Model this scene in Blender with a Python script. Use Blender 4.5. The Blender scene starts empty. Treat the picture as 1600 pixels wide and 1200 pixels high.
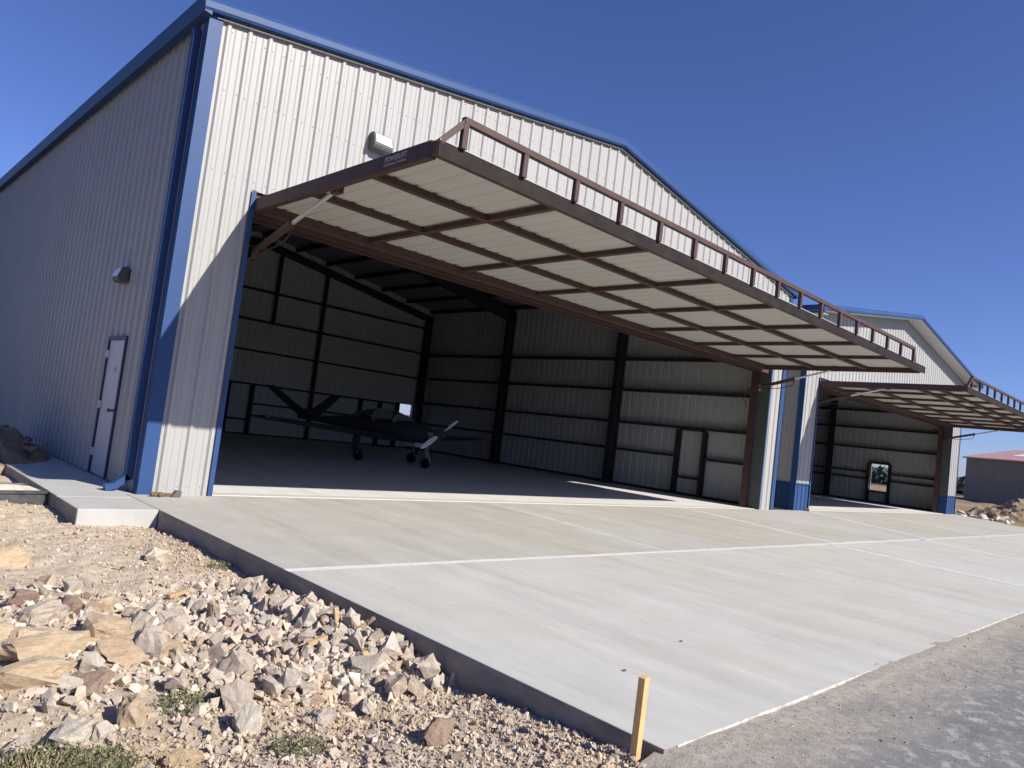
import bpy, bmesh, math, random
import numpy as np
from mathutils import Vector, Matrix

# ------------------------------------------------------------------ camera, sky, sun, exposure
S = bpy.context.scene
C = S.collection
cam_d = bpy.data.cameras.new('camera')
cam_d.sensor_width = 36.0
cam_d.lens = 36.0 * 1130.4447 / 1600.0
cam_d.clip_end = 4000.0
cam_d.clip_start = 0.05
cam = bpy.data.objects.new('camera', cam_d)
C.objects.link(cam)
RC = ((0.7105351, -0.69322805, 0.12072585), (0.13160502, -0.03762053, -0.99058811), (0.69124524, 0.71973576, 0.06450159))
m = Matrix(((RC[0][0], -RC[1][0], -RC[2][0], -3.34422564),
            (RC[0][1], -RC[1][1], -RC[2][1], -10.39194436),
            (RC[0][2], -RC[1][2], -RC[2][2], 1.44),
            (0, 0, 0, 1)))
cam.matrix_world = m
S.camera = cam

SUN = Vector((0.258, -0.776, 0.574)).normalized()
world = bpy.data.worlds.new('World')
S.world = world
world.use_nodes = True
wn = world.node_tree
bg = wn.nodes['Background']
sky = wn.nodes.new('ShaderNodeTexSky')
sky.sky_type = 'NISHITA'
sky.sun_disc = False
sky.sun_elevation = math.asin(SUN.z)
sky.sun_rotation = math.atan2(SUN.x, SUN.y)
sky.altitude = 1200.0
sky.air_density = 1.0
sky.dust_density = 0.6
sky.ozone_density = 2.5
tint = wn.nodes.new('ShaderNodeMix')                    # the phone camera's cool white balance
tint.data_type = 'RGBA'
tint.blend_type = 'MULTIPLY'
tint.inputs[0].default_value = 1.0
tint.inputs[7].default_value = (0.86, 0.96, 1.50, 1)
wn.links.new(sky.outputs[0], tint.inputs[6])
wn.links.new(tint.outputs[2], bg.inputs[0])
bg.inputs[1].default_value = 0.060
sun_d = bpy.data.lights.new('sun', 'SUN')
sun_d.energy = 5.0
sun_d.angle = math.radians(0.53)
sun_d.color = (1.0, 0.95, 0.87)
sun = bpy.data.objects.new('sun', sun_d)
C.objects.link(sun)
sun.rotation_euler = SUN.to_track_quat('Z', 'Y').to_euler()
S.view_settings.view_transform = 'Standard'
S.view_settings.look = 'None'
S.view_settings.gamma = 1.0
S.view_settings.use_curve_mapping = False
S.view_settings.exposure = 0.55
S.render.engine = 'CYCLES'

rng = random.Random(7)
nrg = np.random.default_rng(11)


# ------------------------------------------------------------------ material helpers
def mat(name, base, rough=0.6, metal=0.0, var=0.08, scale=3.0, bump=0.0, bscale=40.0, spec=0.3, stretch=None, detail=5.0):
    """principled material with a noise-varied base colour and optional fine relief, object-space coordinates"""
    ma = bpy.data.materials.new(name)
    ma.use_nodes = True
    nt = ma.node_tree
    p = nt.nodes['Principled BSDF']
    p.inputs['Roughness'].default_value = rough
    p.inputs['Metallic'].default_value = metal
    p.inputs['Specular IOR Level'].default_value = spec
    p.inputs['Base Color'].default_value = (*base, 1)
    tc = nt.nodes.new('ShaderNodeTexCoord')
    mp = nt.nodes.new('ShaderNodeMapping')
    nt.links.new(tc.outputs['Object'], mp.inputs[0])
    if stretch:
        mp.inputs['Scale'].default_value = stretch
    if var > 0:
        n = nt.nodes.new('ShaderNodeTexNoise')
        n.inputs['Scale'].default_value = scale
        n.inputs['Detail'].default_value = detail
        n.inputs['Roughness'].default_value = 0.6
        nt.links.new(mp.outputs[0], n.inputs['Vector'])
        r = nt.nodes.new('ShaderNodeValToRGB')
        r.color_ramp.elements[0].position = 0.3
        r.color_ramp.elements[1].position = 0.7
        r.color_ramp.elements[0].color = (*[c * (1 - var) for c in base], 1)
        r.color_ramp.elements[1].color = (*[min(1, c * (1 + var)) for c in base], 1)
        nt.links.new(n.outputs['Fac'], r.inputs[0])
        nt.links.new(r.outputs[0], p.inputs['Base Color'])
    if bump > 0:
        n2 = nt.nodes.new('ShaderNodeTexNoise')
        n2.inputs['Scale'].default_value = bscale
        n2.inputs['Detail'].default_value = 6
        nt.links.new(mp.outputs[0], n2.inputs['Vector'])
        b = nt.nodes.new('ShaderNodeBump')
        b.inputs['Strength'].default_value = bump
        b.inputs['Distance'].default_value = 0.02
        nt.links.new(n2.outputs['Fac'], b.inputs['Height'])
        nt.links.new(b.outputs[0], p.inputs['Normal'])
    return ma


def N(nt, kind, **kw):
    n = nt.nodes.new(kind)
    for k, v in kw.items():
        if k in n.inputs:
            n.inputs[k].default_value = v
        else:
            setattr(n, k, v)
    return n


def mixrgb(nt, fac, a, b, blend='MIX'):
    n = nt.nodes.new('ShaderNodeMix')
    n.data_type = 'RGBA'
    n.blend_type = blend
    for sock, val in ((n.inputs[0], fac), (n.inputs[6], a), (n.inputs[7], b)):
        if hasattr(val, 'is_output'):
            nt.links.new(val, sock)
        elif isinstance(val, (int, float)):
            sock.default_value = val
        else:
            sock.default_value = (*val, 1)
    return n.outputs[2]


def ramp(nt, fac, stops):
    r = nt.nodes.new('ShaderNodeValToRGB')
    e = r.color_ramp.elements
    while len(e) < len(stops):
        e.new(0.5)
    for i, (p, c) in enumerate(stops):
        e[i].position = p
        e[i].color = (*c, 1) if not isinstance(c, (int, float)) else (c, c, c, 1)
    nt.links.new(fac, r.inputs[0])
    return r.outputs[0]


def noise(nt, vec, scale, detail=5, rough=0.6):
    n = N(nt, 'ShaderNodeTexNoise', Scale=scale, Detail=detail, Roughness=rough)
    nt.links.new(vec, n.inputs['Vector'])
    return n.outputs['Fac']


def mapping(nt, scale=(1, 1, 1), coord='Object', rot=(0, 0, 0)):
    tc = nt.nodes.new('ShaderNodeTexCoord')
    mp = nt.nodes.new('ShaderNodeMapping')
    mp.inputs['Scale'].default_value = scale
    mp.inputs['Rotation'].default_value = rot
    nt.links.new(tc.outputs[coord], mp.inputs[0])
    return mp.outputs[0]


def bumpn(nt, h, strength, dist, p, prev=None):
    b = N(nt, 'ShaderNodeBump', Strength=strength, Distance=dist)
    nt.links.new(h, b.inputs['Height'])
    if prev is not None:
        nt.links.new(prev, b.inputs['Normal'])
    nt.links.new(b.outputs[0], p.inputs['Normal'])
    return b.outputs[0]


def concrete_mat(name, base, warm, streak=0.09, rough=0.85):
    ma = bpy.data.materials.new(name)
    ma.use_nodes = True
    nt = ma.node_tree
    p = nt.nodes['Principled BSDF']
    p.inputs['Roughness'].default_value = rough
    p.inputs['Specular IOR Level'].default_value = 0.25
    v = mapping(nt)
    vb = mapping(nt, (2.6, 0.20, 1), rot=(0, 0, 0.10))
    big = noise(nt, mapping(nt, (1, 0.55, 1)), 0.30, 5)
    mid = noise(nt, v, 1.6, 6)
    st = noise(nt, vb, 1.0, 7, 0.65)
    fine = noise(nt, mapping(nt, (60, 4, 60)), 1.0, 4)
    c1 = ramp(nt, big, [(0.38, base), (0.62, warm)])
    k = ramp(nt, st, [(0.32, 1 - streak * 1.3), (0.5, 1.0), (0.70, 1 + streak)])
    c2 = mixrgb(nt, 1.0, c1, k, 'MULTIPLY')
    k2 = ramp(nt, mid, [(0.3, 0.94), (0.7, 1.05)])
    c3 = mixrgb(nt, 1.0, c2, k2, 'MULTIPLY')
    k3 = ramp(nt, fine, [(0.3, 0.95), (0.7, 1.05)])
    c4 = mixrgb(nt, 1.0, c3, k3, 'MULTIPLY')
    # a few dark scuffs and pale splashes
    sp = noise(nt, mapping(nt, (2.2, 0.5, 1), rot=(0, 0, 0.3)), 1.3, 3)
    f = ramp(nt, sp, [(0.66, 0.0), (0.74, 0.35)])
    c5 = mixrgb(nt, f, c4, [min(1, c * 1.22) for c in base])
    nt.links.new(c5, p.inputs['Base Color'])
    bumpn(nt, fine, 0.25, 0.004, p)
    return ma


def rock_mat(name, stops, per='object', bump=0.7):
    ma = bpy.data.materials.new(name)
    ma.use_nodes = True
    nt = ma.node_tree
    p = nt.nodes['Principled BSDF']
    p.inputs['Roughness'].default_value = 0.92
    p.inputs['Specular IOR Level'].default_value = 0.15
    if per == 'object':
        oi = nt.nodes.new('ShaderNodeObjectInfo')
        rnd = oi.outputs['Random']
    else:
        g = nt.nodes.new('ShaderNodeNewGeometry')
        rnd = g.outputs['Random Per Island']
    c = ramp(nt, rnd, stops)
    v = mapping(nt)
    n1 = noise(nt, v, 9.0, 8, 0.65)
    k = ramp(nt, n1, [(0.25, (0.72, 0.68, 0.64)), (0.55, (1, 1, 1)), (0.8, (1.16, 1.12, 1.06))])
    c = mixrgb(nt, 1.0, c, k, 'MULTIPLY')
    n2 = noise(nt, v, 2.5, 3)
    f = ramp(nt, n2, [(0.5, 0.0), (0.7, 0.45)])
    c = mixrgb(nt, f, c, (0.42, 0.27, 0.15))
    nt.links.new(c, p.inputs['Base Color'])
    if bump:
        bumpn(nt, noise(nt, mapping(nt, (1, 1, 2.2)), 11.0, 10, 0.74), bump, 0.03, p)
    return ma


M = {}
M['sheet'] = mat('white_painted_steel', (0.35, 0.342, 0.328), 0.45, var=0.045, scale=0.8, bump=0.12, bscale=1.6, spec=0.3)
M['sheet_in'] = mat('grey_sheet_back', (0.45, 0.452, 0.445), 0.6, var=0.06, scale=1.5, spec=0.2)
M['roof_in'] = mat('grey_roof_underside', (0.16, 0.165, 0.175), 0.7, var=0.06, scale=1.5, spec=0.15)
M['blue'] = mat('blue_painted_trim', (0.024, 0.062, 0.172), 0.5, var=0.06, scale=2.0, spec=0.25)
M['roof_out'] = mat('blue_roof_sheet', (0.03, 0.08, 0.2), 0.45, var=0.05, spec=0.25)
M['primer'] = mat('red_oxide_primer', (0.076, 0.043, 0.038), 0.6, var=0.16, scale=5.0, spec=0.25)
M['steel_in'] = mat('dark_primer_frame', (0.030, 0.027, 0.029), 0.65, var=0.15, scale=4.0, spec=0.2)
M['door_sheet'] = mat('cream_door_sheet', (0.50, 0.487, 0.445), 0.5, var=0.03, scale=1.0, spec=0.25)
M['white_door'] = mat('white_walk_door', (0.46, 0.46, 0.48), 0.45, var=0.02)
M['soffit'] = mat('pale_soffit', (0.50, 0.50, 0.49), 0.6, var=0.03)
M['frame_dark'] = mat('dark_blue_frame', (0.03, 0.035, 0.075), 0.5, var=0.1)
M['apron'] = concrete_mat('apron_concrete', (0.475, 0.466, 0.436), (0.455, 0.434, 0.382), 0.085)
M['apron_old'] = concrete_mat('warm_apron_concrete', (0.430, 0.418, 0.385), (0.40, 0.378, 0.325))
M['walk'] = concrete_mat('walk_concrete', (0.42, 0.415, 0.395), (0.43, 0.42, 0.39), 0.05)
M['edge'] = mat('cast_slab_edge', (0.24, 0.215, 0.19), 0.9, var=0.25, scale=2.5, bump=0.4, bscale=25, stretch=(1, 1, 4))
M['floor'] = concrete_mat('floor_concrete', (0.66, 0.65, 0.63), (0.63, 0.61, 0.58), 0.06, 0.6)
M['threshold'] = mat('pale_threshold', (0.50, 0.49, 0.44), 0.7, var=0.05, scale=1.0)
M['dust'] = mat('pale_joint_dust', (0.70, 0.69, 0.66), 0.9, var=0.10, scale=6.0)
M['mortar'] = mat('crumbled_mortar', (0.46, 0.44, 0.40), 0.95, var=0.4, scale=14.0)
M['galv'] = mat('galvanised_rod', (0.62, 0.60, 0.55), 0.35, metal=0.6, var=0.05)
M['lamp_body'] = mat('bronze_lamp_housing', (0.10, 0.10, 0.10), 0.5, var=0.08)
M['lamp_glass'] = mat('frosted_lamp_lens', (0.62, 0.62, 0.62), 0.15, var=0.0, spec=0.6)
M['lettering'] = mat('pale_lettering', (0.50, 0.49, 0.52), 0.6, var=0.0)
M['return'] = mat('dark_grey_return', (0.085, 0.092, 0.09), 0.55, var=0.06)
M['seal'] = mat('grey_rubber_seal', (0.026, 0.019, 0.017), 0.7, var=0.3, scale=4.0, spec=0.12)
M['wood'] = mat('pine_stake', (0.58, 0.385, 0.175), 0.75, var=0.16, scale=14.0, stretch=(6, 6, 0.6), bump=0.2, bscale=30)
M['wood_old'] = mat('weathered_wood', (0.42, 0.29, 0.15), 0.85, var=0.2, scale=20.0, stretch=(1, 6, 6))
M['scrap'] = mat('rusty_scrap', (0.14, 0.09, 0.055), 0.7, var=0.35, scale=30.0, bump=0.3)
M['black_plastic'] = mat('black_plastic', (0.055, 0.055, 0.055), 0.45, var=0.5, scale=6.0, bump=0.15, bscale=12, spec=0.4)
M['plane'] = mat('dark_aircraft_paint', (0.055, 0.060, 0.075), 0.5, var=0.04, spec=0.5)
M['plane_pale'] = mat('pale_paint_and_highlight', (0.42, 0.43, 0.45), 0.35, var=0.03, spec=0.5)
M['rubber'] = mat('black_rubber', (0.012, 0.012, 0.013), 0.8, var=0.1)
M['polish'] = mat('polished_blade', (0.75, 0.75, 0.75), 0.3, metal=0.15, var=0.02)
M['hose'] = mat('black_hose', (0.02, 0.02, 0.02), 0.5, var=0.0)
M['red_roof'] = mat('faded_red_roof', (0.47, 0.27, 0.255), 0.6, var=0.06)
M['grey_wall'] = mat('dark_grey_siding', (0.25, 0.20, 0.155), 0.6, var=0.05)
M['skylight'] = mat('white_skylight', (0.8, 0.8, 0.8), 0.4, var=0.0)
M['mound'] = mat('brown_spoil', (0.26, 0.19, 0.125), 0.95, var=0.35, scale=3.0, bump=0.9, bscale=9)
M['leaf'] = mat('grey_green_leaf', (0.115, 0.125, 0.065), 0.8, var=0.4, scale=25.0)
M['straw'] = mat('dry_stem', (0.36, 0.28, 0.15), 0.85, var=0.3, scale=20.0)
M['tree'] = mat('hazed_foliage', (0.12, 0.14, 0.115), 0.9, var=0.3, scale=0.6)  # distance haze put into the foliage colour, lighter than the trees themselves
M['bark'] = mat('bark', (0.09, 0.07, 0.05), 0.9)
M['rock'] = rock_mat('grey_tan_limestone', [(0.0, (0.58, 0.50, 0.415)), (0.35, (0.50, 0.43, 0.36)), (0.7, (0.60, 0.525, 0.44)), (1.0, (0.53, 0.455, 0.375))])
M['rock_tan'] = rock_mat('tan_limestone', [(0.0, (0.57, 0.47, 0.36)), (0.5, (0.52, 0.42, 0.32)), (1.0, (0.60, 0.51, 0.40))])
M['rock_ochre'] = rock_mat('ochre_rock', [(0.0, (0.57, 0.43, 0.275)), (0.5, (0.57, 0.455, 0.32)), (1.0, (0.53, 0.40, 0.27))])
M['rock_pale'] = rock_mat('pale_rock', [(0.0, (0.66, 0.59, 0.49)), (1.0, (0.62, 0.56, 0.47))])
M['rock_brown'] = rock_mat('brown_rock', [(0.0, (0.39, 0.285, 0.22)), (1.0, (0.35, 0.255, 0.195))])
M['rubble'] = rock_mat('rubble_stones', [(0.0, (0.52, 0.45, 0.37)), (0.3, (0.63, 0.555, 0.46)), (0.55, (0.43, 0.37, 0.31)), (0.8, (0.57, 0.48, 0.38)), (1.0, (0.66, 0.585, 0.49))], per='island', bump=0.5)
M['gravel'] = rock_mat('gravel_stones', [(0.0, (0.44, 0.36, 0.27)), (0.2, (0.53, 0.455, 0.36)), (0.4, (0.33, 0.26, 0.20)), (0.6, (0.48, 0.38, 0.285)), (0.8, (0.40, 0.335, 0.275)), (1.0, (0.60, 0.53, 0.44))], per='island', bump=0)

st = bpy.data.materials.new('blown_dust_film')
st.use_nodes = True
nt_ = st.node_tree
p_ = nt_.nodes['Principled BSDF']
p_.inputs['Base Color'].default_value = (0.72, 0.71, 0.68, 1)
p_.inputs['Roughness'].default_value = 0.95
at_ = nt_.nodes.new('ShaderNodeAttribute')
at_.attribute_name = 'fade'
nz_ = ramp(nt_, noise(nt_, mapping(nt_), 3.0, 7, 0.7), [(0.35, 0.25), (0.62, 0.9)])
mu_ = N(nt_, 'ShaderNodeMath', operation='MULTIPLY')
nt_.links.new(at_.outputs['Fac'], mu_.inputs[0])
nt_.links.new(nz_, mu_.inputs[1])
nt_.links.new(mu_.outputs[0], p_.inputs['Alpha'])
M['streak'] = st

# glass
g = bpy.data.materials.new('clear_glass')
g.use_nodes = True
gp = g.node_tree.nodes['Principled BSDF']
gp.inputs['Base Color'].default_value = (0.95, 0.97, 0.97, 1)
gp.inputs['Roughness'].default_value = 0.02
gp.inputs['Transmission Weight'].default_value = 1.0
gp.inputs['IOR'].default_value = 1.05
M['glass'] = g
g = bpy.data.materials.new('tinted_canopy')
g.use_nodes = True
gp = g.node_tree.nodes['Principled BSDF']
gp.inputs['Base Color'].default_value = (0.35, 0.36, 0.36, 1)
gp.inputs['Roughness'].default_value = 0.04
gp.inputs['Transmission Weight'].default_value = 0.9
gp.inputs['IOR'].default_value = 1.08
M['canopy'] = g


def dirt_material():
    ma = bpy.data.materials.new('pale_caliche_dirt')
    ma.use_nodes = True
    nt = ma.node_tree
    p = nt.nodes['Principled BSDF']
    p.inputs['Roughness'].default_value = 0.95
    p.inputs['Specular IOR Level'].default_value = 0.1
    v = mapping(nt)
    a = noise(nt, v, 0.9, 5)
    b = noise(nt, v, 14.0, 8, 0.7)
    c = ramp(nt, a, [(0.35, (0.46, 0.37, 0.26)), (0.6, (0.53, 0.455, 0.36)), (0.75, (0.44, 0.34, 0.23))])
    k = ramp(nt, b, [(0.28, (0.62, 0.58, 0.54)), (0.5, (1, 1, 1)), (0.75, (1.15, 1.14, 1.12))])
    c = mixrgb(nt, 1.0, c, k, 'MULTIPLY')
    nt.links.new(c, p.inputs['Base Color'])
    bumpn(nt, noise(nt, v, 45.0, 8, 0.75), 0.8, 0.015, p)
    return ma


def land_material(name, cols):
    ma = bpy.data.materials.new(name)
    ma.use_nodes = True
    nt = ma.node_tree
    p = nt.nodes['Principled BSDF']
    p.inputs['Roughness'].default_value = 0.95
    p.inputs['Specular IOR Level'].default_value = 0.1
    v = mapping(nt)
    a = noise(nt, v, 0.12, 6)
    b = noise(nt, v, 1.3, 8, 0.7)
    c = ramp(nt, a, cols)
    k = ramp(nt, b, [(0.3, (0.7, 0.68, 0.64)), (0.7, (1.2, 1.18, 1.14))])
    c = mixrgb(nt, 1.0, c, k, 'MULTIPLY')
    nt.links.new(c, p.inputs['Base Color'])
    bumpn(nt, b, 0.8, 0.1, p)
    return ma


def asphalt_material():
    ma = bpy.data.materials.new('worn_asphalt')
    ma.use_nodes = True
    nt = ma.node_tree
    p = nt.nodes['Principled BSDF']
    p.inputs['Roughness'].default_value = 0.9
    p.inputs['Specular IOR Level'].default_value = 0.2
    v = mapping(nt)
    geo = nt.nodes.new('ShaderNodeNewGeometry')
    sep = nt.nodes.new('ShaderNodeSeparateXYZ')
    nt.links.new(geo.outputs['Position'], sep.inputs[0])
    # windblown dust lies thickest beside the slab edge (y = -8.45) and thins out over about two metres
    mr = N(nt, 'ShaderNodeMapRange')
    nt.links.new(sep.outputs['Y'], mr.inputs['Value'])
    mr.inputs['From Min'].default_value = -9.5
    mr.inputs['From Max'].default_value = -8.5
    mr.inputs['To Min'].default_value = -0.16
    mr.inputs['To Max'].default_value = 0.33
    a = noise(nt, mapping(nt, (1, 1.6, 1)), 1.6, 7, 0.65)
    add = N(nt, 'ShaderNodeMath', operation='ADD')
    nt.links.new(a, add.inputs[0])
    nt.links.new(mr.outputs[0], add.inputs[1])
    f = ramp(nt, add.outputs[0], [(0.46, 0.0), (0.8, 0.92)])
    grain = noise(nt, v, 90.0, 4, 0.7)
    base = ramp(nt, grain, [(0.3, (0.135, 0.133, 0.13)), (0.7, (0.25, 0.246, 0.24))])
    pale = noise(nt, mapping(nt, (1.0, 1.3, 1)), 7.5, 7, 0.72)
    fp = ramp(nt, pale, [(0.51, 0.0), (0.62, 0.85)])
    base = mixrgb(nt, fp, base, (0.40, 0.39, 0.37))
    drk = noise(nt, v, 2.3, 4, 0.6)
    fd = ramp(nt, drk, [(0.5, 0.0), (0.68, 0.5)])
    base = mixrgb(nt, fd, base, (0.125, 0.124, 0.126))
    spk = noise(nt, v, 26.0, 4, 0.7)
    dustc = ramp(nt, spk, [(0.3, (0.24, 0.205, 0.165)), (0.5, (0.34, 0.305, 0.255)), (0.7, (0.42, 0.385, 0.33))])
    c = mixrgb(nt, f, base, dustc)
    nt.links.new(c, p.inputs['Base Color'])
    bumpn(nt, grain, 0.6, 0.01, p)
    return ma


M['dirt'] = dirt_material()
M['land'] = land_material('dark_dry_grass', [(0.35, (0.075, 0.064, 0.040)), (0.5, (0.10, 0.084, 0.05)), (0.65, (0.062, 0.054, 0.036))])
M['terrain'] = land_material('graded_brown_soil', [(0.35, (0.23, 0.165, 0.105)), (0.5, (0.30, 0.225, 0.15)), (0.65, (0.19, 0.14, 0.095))])
M['asphalt'] = asphalt_material()


# ------------------------------------------------------------------ object helpers
def tag(o, label=None, cat=None, group=None, kind=None):
    if label:
        o['label'] = label
    if cat:
        o['category'] = cat
    if group:
        o['group'] = group
    if kind:
        o['kind'] = kind
    return o


def thing(name, loc, label, cat, group=None, rz=0.0):
    o = bpy.data.objects.new(name, None)
    C.objects.link(o)
    o.location = loc
    o.rotation_euler = (0, 0, rz)
    o.empty_display_size = 0.2
    return tag(o, label, cat, group)


def world_loc(o):
    v = Vector((0, 0, 0))
    while o is not None:
        v += o.location
        o = o.parent
    return v


class MB:
    """collects geometry in world coordinates; build() links it as one mesh object, moved into the parent's space"""

    def __init__(s):
        s.v = []
        s.f = []
        s.mi = []

    def add(s, verts, faces, mi=0):
        b = len(s.v)
        s.v += [tuple(p) for p in verts]
        for f in faces:
            s.f.append(tuple(b + i for i in f))
            s.mi.append(mi)
        return s

    def box(s, x0, x1, y0, y1, z0, z1, mi=0):
        v = [(x, y, z) for z in (z0, z1) for y in (y0, y1) for x in (x0, x1)]
        return s.add(v, [(0, 2, 3, 1), (4, 5, 7, 6), (0, 1, 5, 4), (2, 6, 7, 3), (0, 4, 6, 2), (1, 3, 7, 5)], mi)

    def bar(s, p, q, w, h, up=(0, 0, 1), mi=0):
        p, q, up = Vector(p), Vector(q), Vector(up)
        d = (q - p).normalized()
        a = d.cross(up).normalized() * (w / 2)
        b = a.cross(d).normalized() * (h / 2)
        v = [c + i * a + j * b for c in (p, q) for j in (-1, 1) for i in (-1, 1)]
        return s.add(v, [(0, 2, 3, 1), (4, 5, 7, 6), (0, 1, 5, 4), (2, 6, 7, 3), (0, 4, 6, 2), (1, 3, 7, 5)], mi)

    def ibeam(s, p, q, depth, width, axis, t=0.03, mi=0):
        """I section from p to q; axis = direction of the web's depth"""
        ax = Vector(axis).normalized()
        p, q = Vector(p), Vector(q)
        d = (q - p).normalized()
        ax = (ax - ax.dot(d) * d).normalized()
        s.bar(p, q, t * 0.6, depth - 2 * t, ax, mi)
        for sg in (-1, 1):
            o = ax * sg * (depth - t) / 2
            s.bar(p + o, q + o, width, t, ax, mi)
        return s

    def tube(s, pts, r, n=8, mi=0, cap=True):
        pts = [Vector(p) for p in pts]
        rings = []
        prev = None
        for i, p in enumerate(pts):
            d = (pts[min(i + 1, len(pts) - 1)] - pts[max(i - 1, 0)]).normalized()
            if prev is None:
                u = d.orthogonal().normalized()
            else:
                u = (prev - prev.dot(d) * d).normalized()
            prev = u
            w = d.cross(u)
            rr = r[i] if isinstance(r, (list, tuple)) else r
            rings.append([p + rr * (math.cos(2 * math.pi * k / n) * u + math.sin(2 * math.pi * k / n) * w) for k in range(n)])
        return s.loft(rings, mi, cap)

    def loft(s, rings, mi=0, cap=True, closed=True):
        n = len(rings[0])
        v = [p for r in rings for p in r]
        f = []
        for i in range(len(rings) - 1):
            for k in range(n if closed else n - 1):
                k2 = (k + 1) % n
                f.append((i * n + k, i * n + k2, (i + 1) * n + k2, (i + 1) * n + k))
        if cap:
            f.append(tuple(range(n - 1, -1, -1)))
            f.append(tuple((len(rings) - 1) * n + k for k in range(n)))
        return s.add(v, f, mi)

    def prism(s, poly, axis, a, b, mi=0):
        """poly: 2-D points; axis 'y' -> (x,z) extruded in y; 'z' -> (x,y) in z; 'x' -> (y,z) in x"""
        def P(u, w, t):
            return {'y': (u, t, w), 'z': (u, w, t), 'x': (t, u, w)}[axis]
        n = len(poly)
        v = [P(u, w, a) for u, w in poly] + [P(u, w, b) for u, w in poly]
        f = [tuple(range(n - 1, -1, -1)), tuple(range(n, 2 * n))]
        f += [(k, (k + 1) % n, n + (k + 1) % n, n + k) for k in range(n)]
        return s.add(v, f, mi)

    def build(s, name, mats, parent=None, smooth=False, bevel=0.0):
        me = bpy.data.meshes.new(name)
        off = world_loc(parent) if parent else Vector((0, 0, 0))
        me.from_pydata([tuple(Vector(p) - off) for p in s.v], [], s.f)
        mats = mats if isinstance(mats, (list, tuple)) else [mats]
        for ma in mats:
            me.materials.append(M[ma])
        if len(mats) > 1:
            me.polygons.foreach_set('material_index', s.mi)
        bm = bmesh.new()
        bm.from_mesh(me)
        bmesh.ops.recalc_face_normals(bm, faces=bm.faces)
        if bevel > 0:
            bmesh.ops.bevel(bm, geom=[e for e in bm.edges if len(e.link_faces) == 2 and e.calc_face_angle(0) > 0.6], offset=bevel, segments=1, affect='EDGES', clamp_overlap=True)
        bm.to_mesh(me)
        bm.free()
        if smooth:
            me.polygons.foreach_set('use_smooth', [True] * len(me.polygons))
            me.set_sharp_from_angle(angle=math.radians(42))
        o = bpy.data.objects.new(name, me)
        C.objects.link(o)
        if parent:
            o.parent = parent
        return o


# ------------------------------------------------------------------ ribbed sheet
PITCH = 0.3048


def breakpoints(a, b, phase):
    pts = []
    k0 = int((a - phase) / PITCH) - 2
    k1 = int((b - phase) / PITCH) + 2
    for k in range(k0, k1 + 1):
        c = phase + k * PITCH
        pts += [(c - 0.046, 0), (c - 0.020, 0.029), (c + 0.020, 0.029), (c + 0.046, 0)]
        for e in (0.1016, 0.2032):
            pts += [(c + e - 0.014, 0), (c + e, 0.006), (c + e + 0.014, 0)]
    pts.sort()
    us = np.array([p[0] for p in pts])
    os_ = np.array([p[1] for p in pts])
    inside = [(a, float(np.interp(a, us, os_)))] + [p for p in pts if a + 1e-4 < p[0] < b - 1e-4] + [(b, float(np.interp(b, us, os_)))]
    return inside


def sheet(mb, a, b, z0, z1, place, phase, two=True, extra=()):
    """ribbed strip from u=a..b, between z0 and z1 (number or function of u); outer layer material 0, back layer material 1"""
    z0f = z0 if callable(z0) else (lambda u: z0)
    z1f = z1 if callable(z1) else (lambda u: z1)
    cuts = [a] + sorted(e for e in extra if a < e < b) + [b]
    pts = []
    for i in range(len(cuts) - 1):
        seg = breakpoints(cuts[i], cuts[i + 1], phase)
        pts += seg if not pts else seg[1:]
    for layer, d in ((0, 0.0), (1, -0.004)) if two else ((0, 0.0),):
        v = []
        for u, o in pts:
            v += [place(u, o + d, z0f(u)), place(u, o + d, z1f(u))]
        f = [(2 * i, 2 * i + 2, 2 * i + 3, 2 * i + 1) for i in range(len(pts) - 1)]
        mb.add(v, f, layer)


def wall_panels(parent, u0, u1, z0, ztop, place, openings, phase, mats, name='wall_panel', extra=()):
    """36-inch sheets side by side, cut round rectangular openings (ua, ub, za, zb)"""
    n = int(round((u1 - u0) / 0.9144))
    edges = [u0 + i * (u1 - u0) / n for i in range(n + 1)]
    ztf = ztop if callable(ztop) else (lambda u: ztop)
    for i in range(n):
        a, b = edges[i], edges[i + 1]
        cuts = sorted({a, b, *[x for o in openings for x in o[:2] if a < x < b]})
        mb = MB()
        for c, d in zip(cuts[:-1], cuts[1:]):
            mid = (c + d) / 2
            hole = [o for o in openings if o[0] < mid < o[1]]
            if not hole:
                sheet(mb, c, d, z0, ztf, place, phase, extra=extra)
            else:
                za, zb = hole[0][2], hole[0][3]
                if za > z0 + 0.02:
                    sheet(mb, c, d, z0, za, place, phase)
                if callable(ztop) or zb < ztop - 0.02:
                    sheet(mb, c, d, zb, ztf, place, phase, extra=extra)
        if mb.f:
            mb.build(name, mats, parent)


# ------------------------------------------------------------------ setting: ground, apron, asphalt
def vnoise(x, y, seed=0):
    x = np.asarray(x, float)
    y = np.asarray(y, float)
    xi = np.floor(x).astype(np.int64)
    yi = np.floor(y).astype(np.int64)
    fx = x - xi
    fy = y - yi
    fx = fx * fx * (3 - 2 * fx)
    fy = fy * fy * (3 - 2 * fy)

    def h(a, b):
        n = (a * 374761393 + b * 668265263 + seed * 1442695041) & 0xFFFFFFFF
        n = ((n ^ (n >> 13)) * 1274126177) & 0xFFFFFFFF
        return ((n ^ (n >> 16)) & 0xFFFF) / 65535.0
    return (h(xi, yi) * (1 - fx) + h(xi + 1, yi) * fx) * (1 - fy) + (h(xi, yi + 1) * (1 - fx) + h(xi + 1, yi + 1) * fx) * fy


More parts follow.
